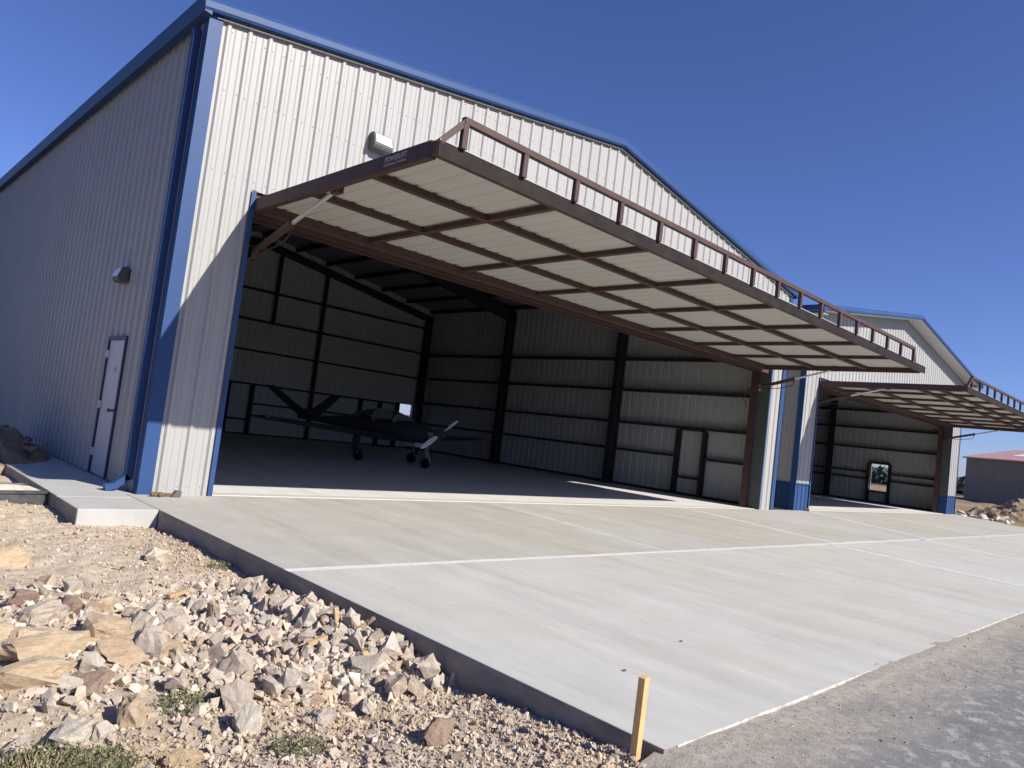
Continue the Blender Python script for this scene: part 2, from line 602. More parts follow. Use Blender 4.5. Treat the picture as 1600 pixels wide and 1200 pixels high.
def dirt_h(x, y):
    x = np.asarray(x, float)
    y = np.asarray(y, float)
    base = np.interp(y, [-12, -9, -8.4, -7.9, -7.0, -5.0, -3.0, -1.5, 0, 3, 8], [-0.14, -0.10, -0.075, -0.10, -0.19, -0.22, -0.19, -0.20, -0.17, -0.13, -0.05])
    base = base - 0.05 * np.clip((-x - 0.4), 0, 2.5) * np.clip((-y - 3) / 4, 0, 1)
    # a low shelf of broken bedrock on the left
    sh = np.exp(-(((x + 2.05) / 0.55) ** 2 + ((y + 4.9) / 1.15) ** 2))
    base = base + 0.10 * sh
    # dirt banked against the plastic box
    base = base + 0.10 * np.exp(-(((x + 1.75) / 0.5) ** 2 + ((y + 0.25) / 0.6) ** 2))
    # the rubble heap along the slab
    base = base + 0.085 * np.exp(-(((x + 0.50) / 0.40) ** 2)) * (0.5 + vnoise(x * 2.6, y * 2.6, 81)) * np.clip((y + 7.0) / 0.5, 0, 1) * np.clip((-4.0 - y) / 0.8, 0, 1)
    n = (vnoise(x * 1.3, y * 1.3, 1) - 0.5) * 0.07 + (vnoise(x * 4, y * 4, 2) - 0.5) * 0.035 + (vnoise(x * 13, y * 13, 3) - 0.5) * 0.018 + (vnoise(x * 31, y * 31, 4) - 0.5) * 0.010
    edge = np.clip(np.minimum(np.minimum(x + 9.0, y + 13.0), 9.0 - y) / 1.5, 0, 1)
    return (base + n) * edge - 0.7 * (1 - edge)


def grid_mesh(name, xs, ys, hf, material, label=None):
    X, Y = np.meshgrid(xs, ys)
    Z = hf(X, Y)
    v = np.stack([X, Y, Z], -1).reshape(-1, 3)
    nx, ny = len(xs), len(ys)
    i = np.arange(nx - 1)[None, :] + nx * np.arange(ny - 1)[:, None]
    q = np.stack([i, i + 1, i + nx + 1, i + nx], -1).reshape(-1, 4)
    me = bpy.data.meshes.new(name)
    me.vertices.add(len(v))
    me.vertices.foreach_set('co', v.ravel())
    me.loops.add(q.size)
    me.loops.foreach_set('vertex_index', q.ravel())
    me.polygons.add(len(q))
    me.polygons.foreach_set('loop_start', np.arange(0, q.size, 4))
    me.polygons.foreach_set('use_smooth', np.ones(len(q), bool))
    me.update()
    me.validate()
    me.materials.append(M[material])
    o = bpy.data.objects.new(name, me)
    C.objects.link(o)
    return o


far = MB()
far.add([(-2500, -2500, -0.45), (2500, -2500, -0.45), (2500, 2500, -0.45), (-2500, 2500, -0.45)], [(0, 1, 2, 3)])
tag(far.build('ground', 'land'), 'dry tan field around the hangars reaching the horizon', kind='structure')
xs = np.concatenate([np.arange(-9, -3.4, 0.15), np.arange(-3.4, 0.0, 0.024), [0.05]])
ys = np.concatenate([np.arange(-13, -8.7, 0.1), np.arange(-8.7, 0.5, 0.026), np.arange(0.5, 9.2, 0.09)])
tag(grid_mesh('dirt', xs, ys, dirt_h, 'dirt'), 'pale stony dirt beside the concrete apron', kind='structure')


def right_h(x, y):
    e = np.clip(np.minimum(np.minimum(x - 37.0, 140 - x), np.minimum(y + 45, 60 - y)) / 3, 0, 1)
    n = (vnoise(x * 0.35, y * 0.35, 7) - 0.5) * 0.25 + (vnoise(x * 1.1, y * 1.1, 8) - 0.5) * 0.16 + (vnoise(x * 3.1, y * 3.1, 9) - 0.5) * 0.07
    return (-0.26 + n * np.clip((np.asarray(x) - 39) / 4, 0.25, 1)) * e - 0.6 * (1 - e)


tag(grid_mesh('terrain', np.concatenate([np.arange(37, 60, 0.3), np.arange(60, 140.5, 1.5)]), np.concatenate([np.arange(-45, -12, 1.5), np.arange(-12, 12, 0.3), np.arange(12, 60.1, 1.5)]), right_h, 'terrain'), 'rough brown graded dirt past the far hangar', kind='structure')

# apron: base slab with panels divided by dust-filled joints
AP_EDGE = [(-0.15, -1.33), (-0.13, -4.5), (-0.16, -8.45), (29.6, -8.45), (34.3, -3.6), (38.2, 0.06), (-0.15, 0.06)]
ap = MB()
ap.prism([(-0.163, -1.325), (-0.163, -8.445), (29.6, -8.445), (34.3, -3.6), (38.2, 0.05), (-0.163, 0.05)], 'z', -0.42, -0.0018, 0)
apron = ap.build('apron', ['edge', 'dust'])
for poly in apron.data.polygons:
    if poly.normal.z > 0.9:
        poly.material_index = 1
tag(apron, 'pale broomed concrete apron in front of the hangar doors', kind='structure')


def joint_y(x):
    return -4.54 - 0.0058 * (x + 0.11)


JW = 0.034
back = [(-0.161, -0.161), (6.45, 5.75), (13.4, 11.7), (20.9, 17.45), (25.6, 23.2), (31.0, 28.6), (38.2, 33.4)]
front = [(-0.161, -0.161), (11.3, 10.5), (16.9, 15.0), (22.5, 20.2), (27.8, 25.0), (33.3, 29.6)]
for row, divs in ((0, back), (1, front)):
    for i in range(len(divs) - 1):
        (a0, a1), (b0, b1) = divs[i], divs[i + 1]
        JW = 0.022 if b0 < 7 else 0.055
        l = (0.022 if a0 < 7 else 0.055) if i else 0
        jw = 0.052
        if row == 0:
            poly = [(a0 + l, 0.03), (b0 - JW, 0.03), (b1 - JW, joint_y(b1) + jw), (a1 + l, joint_y(a1) + jw)]
        else:
            poly = [(a0 + l, joint_y(a0) - jw), (b0 - JW, joint_y(b0) - jw), (b1 - JW, -8.45), (a1 + l, -8.45)]
        # bullnosed top edge
        mb = MB()
        mb.prism(poly, 'z', -0.0022, 0.0)
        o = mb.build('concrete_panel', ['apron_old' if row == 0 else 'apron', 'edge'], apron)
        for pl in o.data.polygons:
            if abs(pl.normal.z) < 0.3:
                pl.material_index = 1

def dust_streak(p, q, w, seed):
    # blown dust lying along a saw joint: a thin film that fades to nothing at its sides
    p, q = Vector((*p, 0.0)), Vector((*q, 0.0))
    d = (q - p).normalized()
    n_ = Vector((-d.y, d.x, 0))
    nseg = max(4, int((q - p).length / 0.25))
    v, f, a = [], [], []
    for i in range(nseg + 1):
        c = p.lerp(q, i / nseg)
        k = 0.55 + 0.9 * float(vnoise(i * 0.35, seed * 7.7, seed))
        for off, al in ((-1, 0.0), (-0.25, 1.0), (0.25, 1.0), (1, 0.0)):
            v.append(tuple(c + n_ * off * w * k + Vector((0, 0, 0.0012))))
            a.append(al * min(1, k))
    for i in range(nseg):
        for j in range(3):
            b = i * 4 + j
            f.append((b, b + 1, b + 5, b + 4))
    me = bpy.data.meshes.new('dust_streak')
    me.from_pydata(v, [], f)
    at = me.attributes.new('fade', 'FLOAT', 'POINT')
    at.data.foreach_set('value', a)
    me.materials.append(M['streak'])
    o = bpy.data.objects.new('dust_streak', me)
    C.objects.link(o)
    o.parent = apron


for i, (p, q, w) in enumerate((((11.3, -4.62), (10.5, -8.4), 0.15), ((16.9, -4.62), (15.0, -8.4), 0.15), ((22.5, -4.66), (20.2, -8.4), 0.14), ((20.9, 0.0), (17.45, -4.6), 0.16), ((25.6, 0.0), (23.2, -4.6), 0.16),
                               ((31.0, 0.0), (28.6, -4.6), 0.15), ((13.4, -0.3), (11.7, -4.5), 0.06), ((6.4, -0.6), (5.8, -4.3), 0.06), ((-0.1, -4.54), (10.5, -4.60), 0.055), ((10.5, -4.60), (30.0, -4.71), 0.11))):
    dust_streak(p, q, w, i + 1)

# sidewalk along the left wall
sw = MB()
sw.prism([(-1.03, -1.30), (-0.17, -1.30), (-0.17, 0.052), (-0.05, 0.052), (-0.05, 7.0), (-1.03, 7.0)], 'z', -0.35, -0.012, 0)
walk = sw.build('sidewalk', ['edge', 'dust'])
for pl in walk.data.polygons:
    if pl.normal.z > 0.9:
        pl.material_index = 1
tag(walk, 'narrow concrete walk along the shaded left wall', kind='structure')
for ya, yb in ((-1.30, -0.352), (-0.336, 2.1), (2.115, 6.98)):
    mb = MB()
    x1 = -0.168 if yb < 0 else -0.055
    if ya < 0 < yb:
        mb.prism([(-1.035, ya - 0.004), (-0.168, ya - 0.004), (-0.168, 0.055), (-0.055, 0.055), (-0.055, yb), (-1.035, yb)], 'z', -0.33, 0.0)
    else:
        mb.prism([(-1.035, ya - 0.004), (x1, ya - 0.004), (x1, yb), (-1.035, yb)], 'z', -0.33, 0.0)
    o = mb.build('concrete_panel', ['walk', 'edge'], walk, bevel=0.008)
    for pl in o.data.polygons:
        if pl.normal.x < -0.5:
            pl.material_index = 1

# asphalt taxi lane
xs = np.concatenate([np.arange(-0.6, 14, 0.06), np.arange(14, 90, 1.0)])
ys = np.concatenate([np.arange(-30, -10.5, 0.8), np.arange(-10.5, -8.39, 0.035)])


def asph_h(x, y):
    lip = np.clip((y + 8.62) / 0.10, 0, 1) * (vnoise(x * 1.1, y * 0.2, 21) * 0.016 + vnoise(x * 9, y * 9, 23) * 0.006)
    return -0.022 + lip + (vnoise(x * 0.7, y * 0.7, 22) - 0.5) * 0.02 + (vnoise(x * 6, y * 6, 24) - 0.5) * 0.004 - np.clip(-x - 0.1, 0, 1) * 0.25


tag(grid_mesh('asphalt', xs, ys, asph_h, 'asphalt'), 'dusty worn grey asphalt lane below the apron', kind='structure')
# crumbled pale mortar line where the asphalt meets the slab
mb = MB()
mv, mf = [], []
xx = np.arange(-0.05, 30, 0.035)
for i, x in enumerate(xx):
    w = 0.001 + 0.011 * float(vnoise(x * 5, 0.5, 71)) * float(vnoise(x * 19, 1.5, 72)) + 0.004 * rng.random()
    h = -0.006 + 0.008 * float(vnoise(x * 7, 4.5, 73))
    mv += [(x, -8.4462, h - 0.001), (x, -8.4475 - w * 0.5, h + 0.002), (x, -8.449 - w, -0.03)]
    if i:
        b = i * 3
        mf += [(b - 3, b, b + 1, b - 2), (b - 2, b + 1, b + 2, b - 1)]
mb.add(mv, mf)
tag(mb.build('mortar_crumbs', 'mortar'), 'crumbled pale mortar along the slab edge', kind='stuff')


# ------------------------------------------------------------------ hangars
def lift_door(parent, x0, x1, y_out, z, ny_rails, n_stiles, post_pitch, lettering=False):
    """horizontal open hydraulic door: frame mesh with sub-parts"""
    zb, zt = z, z + 0.19
    fr = MB()
    for x in (x0, x1 - 0.09):
        fr.box(x, x + 0.09, y_out + 0.11, 0.02, zb, zt)
    fr.box(x0, x1, y_out, y_out + 0.11, zb + 0.02, zt - 0.02)                      # outer tube
    fr.box(x0 + 0.09, x1 - 0.09, -0.12, 0.02, zb - 0.01, zt - 0.06)                # hinge tube
    door = fr.build('lift_door', 'primer', parent, bevel=0.006)
    # ribbed cover sheets above, ribs run outwards
    n = int(round((x1 - x0) / 0.93))
    for i in range(n):
        a = x0 + 0.02 + i * (x1 - x0 - 0.04) / n
        b = x0 + 0.02 + (i + 1) * (x1 - x0 - 0.04) / n
        mb = MB()
        v_place = lambda u, o, w: (u, w, zt - 0.055 + o * 0.6)
        sheet(mb, a, b, y_out + 0.03, -0.02, v_place, x0 + 0.12)
        mb.build('door_sheet', ['sheet', 'door_sheet'], door)
    # cross stiles (towards the hangar) and long rails
    for i in range(1, n_stiles):
        x = x0 + (x1 - x0) * i / n_stiles
        mb = MB()
        mb.box(x - 0.045, x + 0.045, y_out + 0.112, -0.122, zt - 0.135, zt - 0.064)
        mb.build('door_stile', 'primer', door)
    for y in ny_rails:
        mb = MB()
        mb.box(x0 + 0.092, x1 - 0.092, y - 0.05, y + 0.05, zt - 0.140, zt - 0.061)
        mb.build('door_rail', 'primer', door)
    mb = MB()
    mb.box(x0 + 0.01, x1 - 0.01, y_out - 0.016, y_out - 0.002, zb - 0.005, zt - 0.03)
    mb.build('rubber_seal', 'seal', door)
    # pale rolled edge of the sheets along the outer tube
    mb = MB()
    mb.box(x0 + 0.02, x1 - 0.02, y_out - 0.012, y_out + 0.05, zt - 0.018, zt - 0.004)
    mb.build('edge_flashing', 'sheet', door)
    # external truss: top chord on posts, slanted at its ends
    tz = zt + 0.285
    ty = y_out - 0.03
    mb = MB()
    k = int((x1 - x0 - 0.5) / post_pitch)
    xa, xb = x0 + 0.31, x0 + 0.31 + k * post_pitch
    mb.bar((xa - 0.03, ty, tz), (xb + 0.03, ty, tz), 0.07, 0.07)
    mb.build('truss_chord', 'primer', door)
    for xs_, xe in ((xa, x0 + 0.04), (xb, min(x1 - 0.02, xb + 0.27))):
        mb = MB()
        mb.bar((xs_, ty, tz - 0.01), (xe, y_out + 0.02, zt - 0.03), 0.065, 0.065)
        mb.build('truss_strut', 'primer', door)
    for i in range(k + 1):
        x = xa + i * post_pitch
        mb = MB()
        mb.box(x - 0.035, x + 0.035, ty - 0.03, ty + 0.03, zt - 0.022, tz - 0.036)
        mb.build('truss_post', 'primer', door)
    if lettering:
        for body, size, yy, zz in (('POWERLIFT', 0.088, -3.40, zb + 0.092), ('HYDRAULIC DOORS', 0.036, -3.39, zb + 0.045)):
            fc = bpy.data.curves.new('lettering', 'FONT')
            fc.body = body
            fc.size = size
            fc.shear = 0.2
            fc.extrude = 0.001
            fc.space_character = 1.0
            fc.materials.append(M['lettering'])
            tmp = bpy.data.objects.new('lettering', fc)
            C.objects.link(tmp)
            bpy.context.view_layer.update()
            me = bpy.data.meshes.new_from_object(tmp.evaluated_get(bpy.context.evaluated_depsgraph_get()))
            bpy.data.objects.remove(tmp)
            wdt = max(v.co.x for v in me.vertices)
            k = 0.43 / wdt
            for v in me.vertices:       # text x runs along -y of the scene, text y along z, facing -x
                v.co = (-v.co.z, -v.co.x * k, v.co.y)
            me.flip_normals()
            if not me.materials:
                me.materials.append(M['lettering'])
            o = bpy.data.objects.new('lettering', me)
            C.objects.link(o)
            o.parent = door
            o.location = Vector((x0 - 0.003, yy, zz)) - world_loc(door)
    return door


def ram(parent, x, z, sgn, y_end=-2.1):
    a = Vector((x, 0.12, z - 0.62))
    b = Vector((x, y_end, z - 0.03))
    mid = a.lerp(b, 0.50)
    mb = MB()
    mb.tube([a, mid], 0.052, 10)
    mb.tube([mid - (b - a) * 0.02, mid + (b - a) * 0.01], 0.062, 10)
    r = mb.build('hydraulic_ram', 'primer', parent, smooth=True)
    mb = MB()
    mb.tube([mid, b - (b - a) * 0.04], 0.03, 8)
    mb.build('ram_rod', 'galv', r, smooth=True)
    mb = MB()
    mb.box(x - 0.05, x + 0.05, b.y - 0.10, b.y + 0.05, z - 0.07, z + 0.10)
    mb.box(x - 0.06, x + 0.06, a.y - 0.08, a.y + 0.12, a.z - 0.10, a.z + 0.08)
    mb.build('ram_bracket', 'primer', r)
    mb = MB()
    p = mid + Vector((0, 0, -0.05))
    mb.tube([p, p + Vector((0, 0.02, -0.10)), p + Vector((0, 0.12, -0.17)), p + Vector((0, 0.45, -0.24)), a + Vector((0.03, 0.3, -0.02)), a + Vector((0.03, 0.42, -0.35)), a + Vector((0, 0.25, -0.62))], 0.012, 6)
    mb.build('hose', 'hose', r, smooth=True)
    return r


def hangar(x0, W, D, eave, slope, jl, jr, head, label, front_win, back_win, ov_f, ov_s, wains, post_pitch, rails, nst, letter, right_win, right_frame, left_door, girts_r, group):
    x1 = x0 + W
    xm = x0 + W / 2
    H = thing('metal_hangar', (x0, 0, 0), label, 'hangar', group)
    rz = lambda x: eave + slope * min(x - x0, x1 - x)          # top of roof
    wt = lambda x: rz(x) - 0.015
    # ---- wall sheets
    fp = lambda u, o, z: (u, -o, z)
    lp = lambda u, o, z: (x0 - o, u, z)
    rp = lambda u, o, z: (x1 + o, u, z)
    bp = lambda u, o, z: (u, D + o, z)
    hd = head + 0.26
    both = ['sheet', 'sheet_in']
    wall_panels(H, x0 + 0.012, x1 - 0.012, wains, wt, fp, [(x0 + jl, x0 + jr, -1, hd)], x0 + 0.245, both, extra=(xm,))
    wall_panels(H, 0.012, D - 0.012, wains, eave - 0.016, lp, left_door, 0.25, both)
    wall_panels(H, 0.012, D - 0.012, 0.0, eave - 0.016, rp, right_win, 0.25, both)
    wall_panels(H, x0 + 0.012, x1 - 0.012, 0.0, wt, bp, back_win, x0 + 0.245, both, extra=(xm,))
    if wains > 0:
        mb = MB()
        sheet(mb, x0 + 0.012, x0 + jl, 0.0, wains, fp, x0 + 0.245)
        mb.build('wainscot', ['blue', 'sheet_in'], H)
        mb = MB()
        sheet(mb, x0 + jr, x1 - 0.012, 0.0, wains, fp, x0 + 0.245)
        mb.build('wainscot', ['blue', 'sheet_in'], H)
        mb = MB()
        sheet(mb, 0.012, D - 0.012, 0.0, wains, lp, 0.25)
        mb.build('wainscot', ['blue', 'sheet_in'], H)
        for (a, b, c, d) in ((x0 - 0.05, x0 + jl, -0.05, 0.0), (x0 + jr, x1 + 0.02, -0.05, 0.0), (x0 - 0.05, x0 - 0.001, 0.001, D)):
            mb = MB()
            mb.box(a, b, c, d, wains - 0.004, wains + 0.045)
            mb.build('wainscot_cap', 'blue', H)
    # ---- screw heads along the girt lines of the front and left walls
    mb = MB()
    for z in (0.12, 1.28, 2.27, 3.46, 4.60, 5.75, 6.6, 7.3):
        k = 0
        while x0 + 0.245 + k * PITCH < x1 - 0.1:
            for e in (0.062, 0.242):
                u = x0 + 0.245 + k * PITCH + e
                if u < x1 - 0.1 and z < wt(u) - 0.25 and not (x0 + jl - 0.06 < u < x0 + jr + 0.06 and z < hd + 0.05):
                    mb.box(u - 0.007, u + 0.007, -0.009, -0.0005, z - 0.007, z + 0.007)
            k += 1
        k = 0
        while 0.25 + k * PITCH < D - 0.1:
            for e in (0.062, 0.242):
                u = 0.25 + k * PITCH + e
                if z < eave - 0.3 and not any(o_[0] - 0.08 < u < o_[1] + 0.08 and z < o_[3] + 0.1 for o_ in left_door):
                    mb.box(x0 - 0.009, x0 - 0.0005, u - 0.007, u + 0.007, z - 0.007, z + 0.007)
            k += 1
    tag(mb.build('screw_heads', 'sheet', H), kind='stuff')
    # ---- corner trim, jamb trim
    for cx, sg in ((x0, -1), (x1, 1)):
        mb = MB()
        if wains == 0:
            mb.box(min(cx, cx - sg * 0.145), max(cx, cx - sg * 0.145), -0.045, -0.036, 0.0, eave - 0.12)
        mb.box(min(cx + sg * 0.036, cx + sg * 0.045), max(cx + sg * 0.036, cx + sg * 0.045), -0.045, 0.145, 0.0, eave - 0.12)
        mb.box(min(cx, cx + sg * 0.036), max(cx, cx + sg * 0.036), -0.045, -0.036, 0.0, eave - 0.12)
        mb.build('corner_trim', 'blue', H)
    for cx in (x0, x1):
        mb = MB()
        mb.box(cx - 0.036, cx + 0.036, D - 0.036, D + 0.036, 0.0, eave - 0.1)
        mb.build('corner_trim', 'blue', H)
    jd = 0.34
    for jx, sg in ((x0 + jl, 1), (x0 + jr, -1)):
        mb = MB()
        mb.box(min(jx, jx + sg * 0.012), max(jx, jx + sg * 0.012), -0.034, jd, 0.0, hd)
        mb.build('jamb_return', 'return', H)
        if wains > 0:
            mb = MB()
            mb.box(min(jx + sg * 0.0125, jx + sg * 0.018), max(jx + sg * 0.0125, jx + sg * 0.018), -0.03, jd, 0.0, wains)
            mb.build('wainscot', 'blue', H)
        mb = MB()
        mb.box(min(jx, jx + sg * 0.016), max(jx, jx + sg * 0.016), -0.042, -0.0345, 0.0, hd)
        mb.box(min(jx, jx - sg * 0.05), max(jx, jx - sg * 0.05), -0.042, -0.035, 0.0, hd)
        mb.build('jamb_trim', 'blue', H)
        mb = MB()
        mb.box(min(jx + sg * 0.0, jx + sg * 0.14), max(jx, jx + sg * 0.14), jd + 0.003, jd + 0.2, 0.0, head + 0.5)
        mb.build('door_post', 'primer', H)
    mb = MB()
    mb.box(x0 + jl + 0.013, x0 + jr - 0.013, 0.05, 0.10, head - 0.10, head + 0.26)
    mb.box(x0 + jl + 0.013, x0 + jr - 0.013, 0.10, 0.34, head + 0.10, head + 0.16)
    mb.box(x0 + jl + 0.013, x0 + jr - 0.013, 0.34, 0.40, head - 0.10, head + 0.42)
    mb.build('door_header', 'primer', H)
    # ---- roof
    for side in (0, 1):
        mb = MB()
        xa, xb = (x0 - ov_s, xm) if side == 0 else (xm, x1 + ov_s)
        zf = lambda x: eave + slope * (x - x0) if side == 0 else eave + slope * (x1 - x)
        nseg = int(round((D + 2 * ov_f) / 0.9144))
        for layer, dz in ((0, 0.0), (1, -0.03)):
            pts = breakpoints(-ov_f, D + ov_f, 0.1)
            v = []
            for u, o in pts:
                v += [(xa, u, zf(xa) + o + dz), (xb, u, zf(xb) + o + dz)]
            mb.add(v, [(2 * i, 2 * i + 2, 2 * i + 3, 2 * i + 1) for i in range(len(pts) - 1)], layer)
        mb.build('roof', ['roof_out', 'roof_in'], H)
    mb = MB()
    mb.prism([(xm - 0.25, rz(xm) - 0.035 + 0.03), (xm, rz(xm) + 0.045), (xm + 0.25, rz(xm) - 0.035 + 0.03), (xm, rz(xm) + 0.03)], 'y', -ov_f - 0.04, D + ov_f + 0.04)
    mb.build('ridge_cap', 'roof_out', H)
    # rake trim on the front gable
    yf = -ov_f - (0.06 if ov_f < 0.1 else 0.0)
    for side in (0, 1):
        sg = -1 if side == 0 else 1
        e = (x0 - ov_s - 0.14) if side == 0 else (x1 + ov_s + 0.14)
        ze = eave - slope * (ov_s + 0.14)
        zr = rz(xm)
        th = 0.20 if ov_f < 0.1 else 0.17
        mb = MB()
        pl = [(e, ze - th + 0.04), (xm, zr - th + 0.04), (xm, zr + 0.05), (e, ze + 0.05)]
        # sculptured rake: lower face, then a roll that leans back towards the roof
        sec = [(yf + 0.00, -th + 0.04), (yf - 0.055, -th + 0.04), (yf - 0.075, -th + 0.075), (yf - 0.075, -0.035), (yf - 0.035, 0.035), (yf + 0.02, 0.068), (yf + 0.12, 0.068), (yf + 0.12, 0.03), (yf + 0.00, -0.02)]
        mb.loft([[(e, a_, ze + b_) for a_, b_ in sec], [(xm, a_, zr + b_) for a_, b_ in sec]])
        mb.build('rake_trim', 'blue', H)
        if ov_f < 0.1:
            mb = MB()
            ex = x0 + 0.05 if side == 0 else x1 - 0.05
            zx = rz(ex)
            pl = [(ex, zx - th - 0.004), (xm, zr - th - 0.004), (xm, zr - th + 0.010), (ex, zx - th + 0.010)]
            mb.prism(pl, 'y', yf + 0.005, -0.034)
            mb.build('rake_flashing', 'sheet', H)
        else:
            mb = MB()
            pl = [(e, ze - th + 0.04), (xm, zr - th + 0.04), (xm, zr - th + 0.055), (e, ze - th + 0.055)]
            mb.prism(pl, 'y', yf + 0.0, -0.035)
            mb.build('soffit', 'soffit', H)
            mb = MB()
            ea, eb = (x0 - ov_s - 0.1, x0 - 0.05) if side == 0 else (x1 + 0.05, x1 + ov_s + 0.1)
            mb.box(ea, eb, -0.034, D + 0.4, eave - slope * ov_s - 0.2, eave - slope * ov_s - 0.185)
            mb.box(ea, eb, -ov_f, -0.036, eave - slope * ov_s - 0.2, eave - slope * ov_s - 0.185)
            mb.build('soffit', 'soffit', H)
    # gutters / eave trim
    for side in (0, 1):
        sg = -1 if side == 0 else 1
        ex = (x0 - ov_s) if side == 0 else (x1 + ov_s)
        zt = eave - slope * ov_s
        a, b = sorted((ex + sg * 0.03, ex + sg * 0.16))
        mb = MB()
        q = [(a, zt - 0.20), (b, zt - 0.20), (b, zt + 0.02), (a, zt + 0.02)]
        if side == 0:
            q = [(b, zt - 0.22), (a + 0.03, zt - 0.20), (a, zt - 0.02), (a, zt + 0.03), (b, zt + 0.03)]
        mb.prism(q, 'y', -ov_f - 0.115, D + ov_f)
        mb.build('gutter', 'blue', H)
    # ---- frames inside
    IN = 0.24
    for y in (6.1, 12.2, D - 0.28):
        for cx, sg in ((x0, 1), (x1, -1)):
            mb = MB()
            c = cx + sg * (IN + 0.20)
            mb.ibeam((c, y, 0.004), (c, y, eave - 0.35), 0.40 if y < D - 1 else 0.3, 0.20, (1, 0, 0))
            mb.build('frame_column', 'steel_in', H)
        for cx, sg in ((x0, 1), (x1, -1)):
            mb = MB()
            mb.ibeam((cx + sg * (IN + 0.02), y, eave - 0.52), (xm, y, rz(xm) - 0.50), 0.50 if y < D - 1 else 0.28, 0.20, (0, 0, 1))
            mb.build('rafter', 'steel_in', H)
    for k in range(7):
        for side in (0, 1):
            d = 0.25 + k * 1.48
            x = x0 + d if side == 0 else x1 - d
            z = eave + slope * d - 0.135
            mb = MB()
            mb.box(x - 0.035, x + 0.035, 0.30, D - 0.05, z - 0.085, z + 0.085)
            mb.build('purlin', 'steel_in', H)
    # girts: right and left wall
    gz = girts_r
    fr = right_frame
    for side in (1, 0):
        for z in gz:
            spans = [(0.45, D - 0.1)]
            cut = (fr if side == 1 else left_door)
            for (a, b, za, zb) in cut:
                if za - 0.05 < z < zb:
                    ns = []
                    for s0, s1 in spans:
                        if a > s0:
                            ns.append((s0, a - 0.05))
                        if b < s1:
                            ns.append((b + 0.05, s1))
                    spans = ns
            for s0, s1 in spans:
                mb = MB()
                if side == 1:
                    mb.box(x1 - IN, x1 - 0.012, s0, s1, z - 0.04, z + 0.04)
                else:
                    mb.box(x0 + 0.012, x0 + IN, s0, s1, z - 0.04, z + 0.04)
                mb.build('girt', 'steel_in', H)
    for (a, b, za, zb) in fr:
        mb = MB()
        for y in (a - 0.05, b + 0.05):
            mb.box(x1 - IN - 0.02, x1 - 0.012, y - 0.05, y + 0.05, 0.003, zb)
        mb.box(x1 - IN - 0.02, x1 - 0.012, a, b, zb, zb + 0.09)
        mb.box(x1 - IN - 0.02, x1 - 0.012, a, b, 0.56, 0.63)
        mb.build('opening_frame', 'steel_in', H)
    mb = MB()
    mb.box(x1 - 0.20, x1 - 0.012, 0.45, D - 0.1, 0.003, 0.075)
    mb.build('base_angle', 'steel_in', H)
    # back wall girts and posts
    for z in (1.28, 2.06, 3.42, 4.66, 5.9):
        cuts = sorted([c for c in front_win if c[2] < z < c[3]])
        s = x0 + 0.3
        spans = []
        for c in cuts:
            spans.append((s, c[0] - 0.05))
            s = c[1] + 0.05
        spans.append((s, x1 - 0.3))
        for a, b in spans:
            mb = MB()
            mb.box(a, b, D - IN, D - 0.012, z - 0.035, z + 0.035)
            mb.build('girt', 'steel_in', H)
    for px, za in ((x0 + 6.1, 0.003), (x0 + 12.2, 0.003), (x0 + 10.0, 4.70)):
        mb = MB()
        mb.box(px - 0.06, px + 0.06, D - IN - 0.02, D - IN + 0.1, za, rz(px) - 0.42)
        mb.build('wall_post', 'steel_in', H)
    for (a, b, za, zb) in front_win:
        mb = MB()
        for px in (a - 0.05, b + 0.05):
            mb.box(px - 0.05, px + 0.05, D - IN - 0.022, D - 0.014, 0.003, zb)
        if za < 0.7:
            mb.box(a, b, D - IN - 0.022, D - 0.014, 0.58, 0.65)
        mb.build('opening_frame', 'steel_in', H)
    mb = MB()
    mb.box(x0 + 0.3, x1 - 0.3, D - 0.14, D - 0.012, 0.003, 0.06)
    mb.build('base_angle', 'steel_in', H)
    # windows
    for (a, b, za, zb) in back_win:
        mb = MB()
        for q in ((a, a + 0.04, za, zb), (b - 0.04, b, za, zb), (a + 0.04, b - 0.04, za, za + 0.04), (a + 0.04, b - 0.04, zb - 0.04, zb), (a + 0.04, b - 0.04, (za + zb) / 2 - 0.02, (za + zb) / 2 + 0.02)):
            mb.box(q[0], q[1], D - 0.10, D + 0.05, q[2], q[3])
        w = mb.build('window', 'white_door', H)
        mb = MB()
        mb.box(a + 0.04, b - 0.04, D - 0.02, D - 0.014, za + 0.04, (za + zb) / 2 - 0.02)
        mb.box(a + 0.04, b - 0.04, D - 0.02, D - 0.014, (za + zb) / 2 + 0.02, zb - 0.04)
        mb.build('pane', 'glass', w)
    for (a, b, za, zb) in right_win:
        mb = MB()
        for q in ((a, a + 0.02, za, zb), (b - 0.02, b, za, zb), (a + 0.02, b - 0.02, za, za + 0.02), (a + 0.02, b - 0.02, zb - 0.02, zb)):
            mb.box(x1 - 0.02, x1 + 0.03, q[0], q[1], q[2], q[3])
        w = mb.build('window', 'white_door', H)
        mb = MB()
        mb.box(x1 + 0.002, x1 + 0.008, a + 0.02, b - 0.02, za + 0.02, zb - 0.02)
        mb.build('pane', 'glass', w)
    # ---- lift door and rams
    lift_door(H, x0 + jl + 0.015, x0 + jr - 0.45 if letter else x0 + jr - 0.03, -4.36, head - 0.04, rails, nst, post_pitch, letter)
    ram(H, x0 + jl + 0.17, head + 0.02, 1)
    ram(H, x0 + jr - (0.54 if letter else 0.17), head + 0.02, -1)
    # ---- floor and threshold
    mb = MB()
    mb.box(x0 + 0.02, x1 - 0.02, 0.31, D - 0.013, -0.3, 0.0)
    tag(mb.build('hangar_floor', 'floor'), kind='structure')
    mb = MB()
